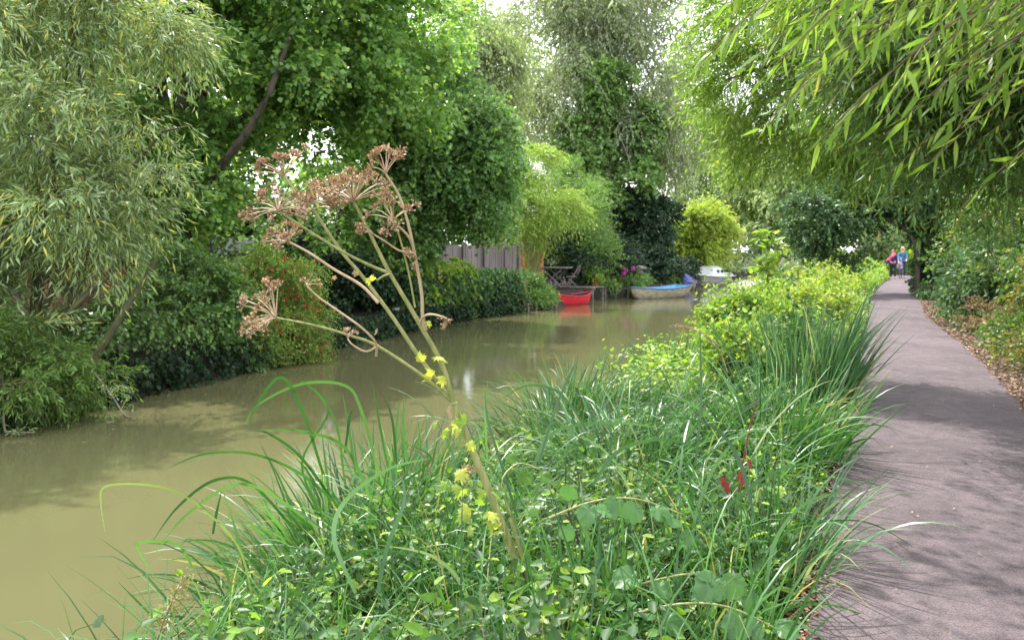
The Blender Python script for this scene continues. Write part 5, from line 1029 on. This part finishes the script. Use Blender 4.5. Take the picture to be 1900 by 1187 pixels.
# ---------------------------------------------------------------- people
def skin_mesh(name, verts, edges, radii, mat, parent, root=0, sub=2, smooth=True):
    me = bpy.data.meshes.new(name); me.from_pydata([tuple(v) for v in verts], edges, [])
    o_ = bpy.data.objects.new(name, me); C.objects.link(o_); o_.parent = parent
    md = o_.modifiers.new('skin', 'SKIN'); md.use_smooth_shade = True
    sv = me.skin_vertices[0].data
    for k, r in enumerate(radii): sv[k].radius = (r, r) if np.isscalar(r) else r; sv[k].use_root = (k == root)
    md2 = o_.modifiers.new('sub', 'SUBSURF'); md2.levels = sub; md2.render_levels = sub
    me.materials.append(M[mat]); LOC[o_.name] = np.zeros(3); return o_
M['jumper_blue'] = noise_mat('blue_jumper', (.05, .13, .24), (.08, .19, .33), 12, .9)
M['jeans'] = noise_mat('dark_blue_trousers', (.02, .03, .06), (.04, .055, .10), 12, .9)
M['shirt_blue'] = noise_mat('light_blue_shirt', (.20, .30, .62), (.30, .42, .75), 12, .9)
M['pink'] = noise_mat('pink_jacket', (.62, .06, .14), (.72, .12, .20), 12, .8)
M['navy'] = noise_mat('navy_cloth', (.02, .025, .08), (.04, .045, .13), 12, .8)
M['blacktr'] = noise_mat('black_trousers', (.012, .014, .02), (.03, .032, .045), 12, .8)
M['blond'] = noise_mat('blond_hair', (.55, .38, .16), (.75, .56, .30), 30, .6)
M['brownhair'] = noise_mat('brown_hair', (.20, .11, .07), (.32, .19, .12), 30, .6)
M['shoe'] = noise_mat('shoe', (.02, .02, .02), (.06, .055, .05), 20, .6)
M['bagc'] = noise_mat('grey_bag', (.10, .10, .12), (.36, .34, .42), 7, .8)
def person(label, loc, rz, h, top, trousers, hair, lhand, rhand, step=.12, lean=.0, long_hair=True):
    """local frame: x right of the figure, -y facing direction; hands in local coordinates"""
    k = h/1.72; root = thing('person', label, 'person', loc, rz, 'people walking on the path')
    S = lambda *a: np.array(a, float)*k
    ly = -lean
    sh = 1.40; V = [S(0, 0, .95), S(0, ly*.4, 1.12), S(0, ly*.8, 1.30), S(0, ly, 1.42), S(0, ly-.01, 1.50), S(0, ly-.02, 1.57)]
    Rr = [(.15, .11), (.135, .10), (.155, .105), (.10, .075), (.055, .055), (.06, .06)]
    E = [(0, 1), (1, 2), (2, 3), (3, 4), (4, 5)]
    def add(p, v, r): V.append(np.asarray(v, float)); Rr.append(r if not np.isscalar(r) else (r, r)); E.append((p, len(V)-1)); return len(V)-1
    a = add(5, S(0, ly-.02, 1.645), (.075, .088)); a = add(a, S(0, ly-.015, 1.70), (.05, .06))
    hands = []
    for sg, hd in ((-1, np.array(lhand)*k), (1, np.array(rhand)*k)):
        s_ = add(3, S(sg*.17, ly, 1.40), .06); el = (V[s_]+hd)/2; d = hd-V[s_]; reach = .56*k; gap = max(0, reach**2-(d@d))**.5/2
        el = el+np.array([sg*.45, .65, -.35])/.87*gap
        e_ = add(s_, el, .043*k); w_ = add(e_, hd, .028*k); fd_ = norm(hd-el)
        pm = add(w_, hd+fd_*.045*k, (.036*k, .018*k)); hands.append((pm, fd_, sg))
        up_ = norm(np.cross(fd_, np.array([sg*1., .2, 0])));  sd = norm(np.cross(fd_, up_))
        for q, (o_, ln) in enumerate(((-.026, .070), (-.009, .080), (.009, .075), (.026, .058))):
            f1 = add(pm, V[pm]+sd*o_*k+fd_*.045*k, .0085*k); f2 = add(f1, V[f1]+(fd_*.7+up_*.5)*ln*.5*k, .008*k); add(f2, V[f2]+(fd_*.3+up_*.8)*ln*.5*k, .006*k)
        t1 = add(w_, hd+fd_*.02*k-sd*.04*k, .011*k); add(t1, V[t1]+(fd_*.8-sd*.2)*.04*k, .009*k)
    feet = []
    for sg in (-1, 1):
        hp = add(0, S(sg*.095, 0, .88), .085); kn = add(hp, S(sg*.10, -sg*step*.6-.03, .50), .058); an = add(kn, S(sg*.10, -sg*step+.01, .09), .038)
        hl = add(an, S(sg*.105, -sg*step-.06, .04), (.036, .032)); add(hl, S(sg*.12, -sg*step-.16, .03), (.035, .022)); feet.append((V[hp], V[kn], V[an], sg, step))
    skin_mesh('body', V, E, Rr, 'skin', root)
    # clothes follow the body
    hv = [V[0]+S(0, 0, -.03), V[1], V[2], V[3]]; tv = list(hv); tr = [(.165*k, .125*k), (.155*k, .118*k), (.175*k, .125*k), (.105*k, .085*k)]; te = [(0, 1), (1, 2), (2, 3)]
    base = 6
    idx = [i for i, e in enumerate(E) if e[0] == 3 and e[1] != 4]
    for i in idx:
        s_ = E[i][1]; e_ = [b for a_, b in E if a_ == s_][0]; w_ = [b for a_, b in E if a_ == e_][0]
        n0 = len(tv); tv += [V[s_], V[e_], V[e_]+(V[w_]-V[e_])*.85]; tr += [(.075*k,)*2, (.055*k,)*2, (.042*k,)*2]; te += [(3, n0), (n0, n0+1), (n0+1, n0+2)]
    skin_mesh('top', tv, te, tr, top, root)
    lv = [V[0]+S(0, 0, .0)]; lr = [(.16*k, .12*k)]; le = []
    for (hp, kn, an, sg, st_) in feet:
        n0 = len(lv); lv += [hp, kn, an+S(0, 0, .02)]; lr += [(.10*k,)*2, (.072*k,)*2, (.056*k,)*2]; le += [(0, n0), (n0, n0+1), (n0+1, n0+2)]
    skin_mesh('trousers', lv, le, lr, trousers, root)
    for (hp, kn, an, sg, st_) in feet:
        skin_mesh('shoe', [an+S(0, .02, -.045), an+S(0, -.08, -.05), an+S(0, -.17, -.06)], [(0, 1), (1, 2)], [(.045*k, .045*k), (.045*k, .038*k), (.04*k, .026*k)], 'shoe', root, sub=1)
    hc = S(0, ly-.01, 1.655)
    hp_ = [sphere(hc+S(0, .02, .025), np.array([.098, .105, .098])*k, 14, 10)]
    if long_hair: hp_ += [sphere(hc+S(sg*.075, .03, -.05), np.array([.035, .06, .10])*k, 8, 6) for sg in (-1, 1)]+[sphere(hc+S(0, .06, -.05), np.array([.085, .05, .11])*k, 10, 6)]
    for V_, _, _ in hp_[:1]:   # open the face
        m_ = (V_[:, 1] < hc[1]-.02*k) & (V_[:, 2] < hc[2]+.045*k); V_[m_, 1] = hc[1]-.02*k
    mk('hair', hp_, M[hair], root, local=True)
    for sg in (-1, 1):
        mk('eye', [sphere(hc+S(sg*.031, -.083, 0), .012*k, 8, 5)], M['shoe'], root, local=True)
        mk('ear', [sphere(hc+S(sg*.083, 0, -.01), np.array([.012, .02, .03])*k, 6, 5)], M['skin'], root, local=True)
    mk('nose', [sphere(hc+S(0, -.095, -.025), np.array([.013, .02, .024])*k, 6, 5)], M['skin'], root, local=True)
    mk('mouth', [sphere(hc+S(0, -.083, -.060), np.array([.025, .008, .007])*k, 8, 4)], M['pink'], root, local=True)
    return root, k
face = -A0  # facing back along the path towards the camera (local -y)
w1 = onz(1657, 517, 0.035); w2 = onz(1675, 515.5, 0.035)
p1_, k1 = person('person in a pink and navy jacket and black trousers walking on the left', w1, face+.1, 1.58, 'navy', 'blacktr', 'brownhair', (-.30, -.12, .86), (.24, -.05, .80), step=.14)
mk('scarf', [tube([(-.20, -.12, 1.12), (-.08, -.17, 1.22), (.06, -.15, 1.34), (.12, -.06, 1.40)], [.05, .08, .07, .04], 10, sub=3), tube([(-.34, -.10, 1.0), (-.25, -.14, 1.06), (-.12, -.15, 1.12)], [.05, .07, .06], 10, sub=3)], M['pink'], p1_, local=True)
jb = mk('shoulder_bag', [sphere((-.36, -.02, .86), (.09, .13, .15), 12, 8)], M['navy'], None, local=True, loc=w1); jb.rotation_euler = (0, 0, face+.1); tag(jb, 'dark bag hanging at the side of the walker in the pink and navy jacket', 'bag')
p2_, k2 = person('taller fair-haired person in a blue jumper pushing a bicycle', w2, face-.05, 1.74, 'jumper_blue', 'jeans', 'blond', (-.20, -.40, .98), (.20, -.42, 1.00), step=.10, lean=.06)
mk('shirt', [tube([(-.10, -.145, 1.20), (-.10, -.155, 1.05), (-.08, -.15, .92)], [.05, .075, .06], 10, sub=3)], M['shirt_blue'], p2_, local=True)
# bicycle pointing at the camera, just in front of the walker
bz = w2+np.array([-math.sin(A0)*.35-.12, -math.cos(A0)*.35, 0])
bi = thing('bicycle', 'bicycle with a grey bag on its handlebars, seen head-on', 'bicycle', bz, face-.12)
def ring(c, r, tr_r, n=28, m=6):
    a = np.linspace(0, 2*np.pi, n+1); p = np.stack([np.zeros(n+1), c[1]+r*np.cos(a), c[2]+r*np.sin(a)], 1)+np.array([c[0], 0, 0]); return tubes(p[None], tr_r, m)
for y in (-.55, .5):
    wh = mk('wheel', [tubes(np.array([[[0, y, .34], [0, y+.31*math.cos(a), .34+.31*math.sin(a)]] for a in np.linspace(0, 2*np.pi, 17)[:-1]]), .0015, 3), tube([(-.04, y, .34), (.04, y, .34)], .02, 8)], M['metal'], bi, local=True)
    t_ = mk('tyre', [ring((0, y, .34), .335, .018)], M['black'], wh, local=True); r_ = mk('rim', [ring((0, y, .34), .312, .009)], M['metal'], wh, local=True)
mk('frame', [tube([(0, -.40, .82), (0, .12, .78)], .016, 8), tube([(0, -.41, .74), (0, .05, .30)], .018, 8), tube([(0, .05, .30), (0, .16, .88)], .015, 8), tube([(0, .05, .30), (.03, .5, .34)], .009, 6), tube([(0, .12, .76), (.03, .5, .34)], .009, 6), tube([(0, .05, .30), (-.03, .5, .34)], .009, 6)], M['metal'], bi, local=True)
mk('fork', [tube([(.05, -.55, .34), (.05, -.46, .66), (0, -.44, .72), (0, -.40, .98)], [.01, .012, .016, .014], 7, sub=2), tube([(-.05, -.55, .34), (-.05, -.46, .66), (0, -.44, .72)], [.01, .012, .016], 7, sub=2)], M['metal'], bi, local=True)
mk('handlebar', [tube([(-.27, -.22, 1.0), (-.20, -.36, 1.02), (0, -.40, 1.0), (.20, -.36, 1.02), (.27, -.22, 1.0)], .012, 8, sub=3)], M['black'], bi, local=True)
mk('saddle', [sphere((0, .18, .90), (.07, .13, .03), 12, 6)], M['black'], bi, local=True)
for sg in (-1, 1): mk('pedal', [tube([(0, .05, .30), (sg*.09, .05+sg*.02, .30-sg*.12)], .008, 6), box((sg*.12, .05+sg*.02, .30-sg*.13), (.09, .07, .02))], M['metal'], bi, local=True)
bg = mk('handlebar_bag', [sphere((0, -.52, .74), (.19, .15, .19), 14, 10), sphere((.02, -.55, .60), (.15, .12, .14), 12, 8)], M['bagc'], bi, local=True)

# ---------------------------------------------------------------- sky, sun, camera
SUN_AZ, SUN_EL = R(-22), R(56)      # azimuth clockwise from +Y
wd_ = bpy.data.worlds.new('World'); sc.world = wd_; wd_.use_nodes = True
nt = wd_.node_tree; nt.nodes.clear(); N, L = nt.nodes.new, nt.links.new
sky = N('ShaderNodeTexSky'); sky.sky_type = 'NISHITA'; sky.sun_disc = False; sky.sun_elevation = SUN_EL; sky.sun_rotation = SUN_AZ; sky.air_density = 1.2; sky.dust_density = 3.5; sky.ozone_density = 1
tc = N('ShaderNodeTexCoord'); mp = N('ShaderNodeMapping'); mp.inputs['Scale'].default_value = (1, 1, 2.2); L(tc.outputs['Generated'], mp.inputs[0])
cl = N('ShaderNodeTexNoise'); cl.inputs['Scale'].default_value = 2.2; cl.inputs['Detail'].default_value = 7; cl.inputs['Roughness'].default_value = .6; L(mp.outputs[0], cl.inputs[0])
cr = N('ShaderNodeValToRGB'); cr.color_ramp.elements[0].position = .38; cr.color_ramp.elements[0].color = (.35, .35, .35, 1); cr.color_ramp.elements[1].position = .6; cr.color_ramp.elements[1].color = (1, 1, 1, 1); L(cl.outputs[0], cr.inputs[0])
mx = N('ShaderNodeMixRGB'); mx.inputs[2].default_value = (11.5, 11.7, 12.4, 1); L(cr.outputs[0], mx.inputs[0]); L(sky.outputs[0], mx.inputs[1])
bgn = N('ShaderNodeBackground'); bgn.inputs[1].default_value = .15; L(mx.outputs[0], bgn.inputs[0])
ow = N('ShaderNodeOutputWorld'); L(bgn.outputs[0], ow.inputs[0])
sl = bpy.data.lights.new('sun', 'SUN'); sl.energy = 3.8; sl.angle = R(.55); sl.color = (1, .96, .90)
so = bpy.data.objects.new('sun', sl); C.objects.link(so); so.location = (20, 20, 40)
dv = Vector((math.sin(SUN_AZ)*math.cos(SUN_EL), math.cos(SUN_AZ)*math.cos(SUN_EL), math.sin(SUN_EL)))
so.rotation_euler = dv.to_track_quat('Z', 'Y').to_euler()
cd = bpy.data.cameras.new('camera'); cam = bpy.data.objects.new('camera', cd); C.objects.link(cam)
cam.location = (0, 0, CH); cam.rotation_euler = (R(90), 0, 0)
cd.sensor_width = 36; cd.lens = F/1900*36; cd.shift_y = -(593.5-HZ)/1900; cd.clip_end = 2000; cd.clip_start = .05
cd.dof.use_dof = True; cd.dof.focus_distance = 4.3; cd.dof.aperture_fstop = 5.0
sc.camera = cam
sc.view_settings.view_transform = 'Standard'; sc.view_settings.look = 'None'; sc.view_settings.gamma = 1; sc.view_settings.exposure = 1.22
sc.cycles.max_bounces = 10; sc.cycles.diffuse_bounces = 5; sc.cycles.transmission_bounces = 6; sc.cycles.glossy_bounces = 4; sc.cycles.sample_clamp_indirect = 8
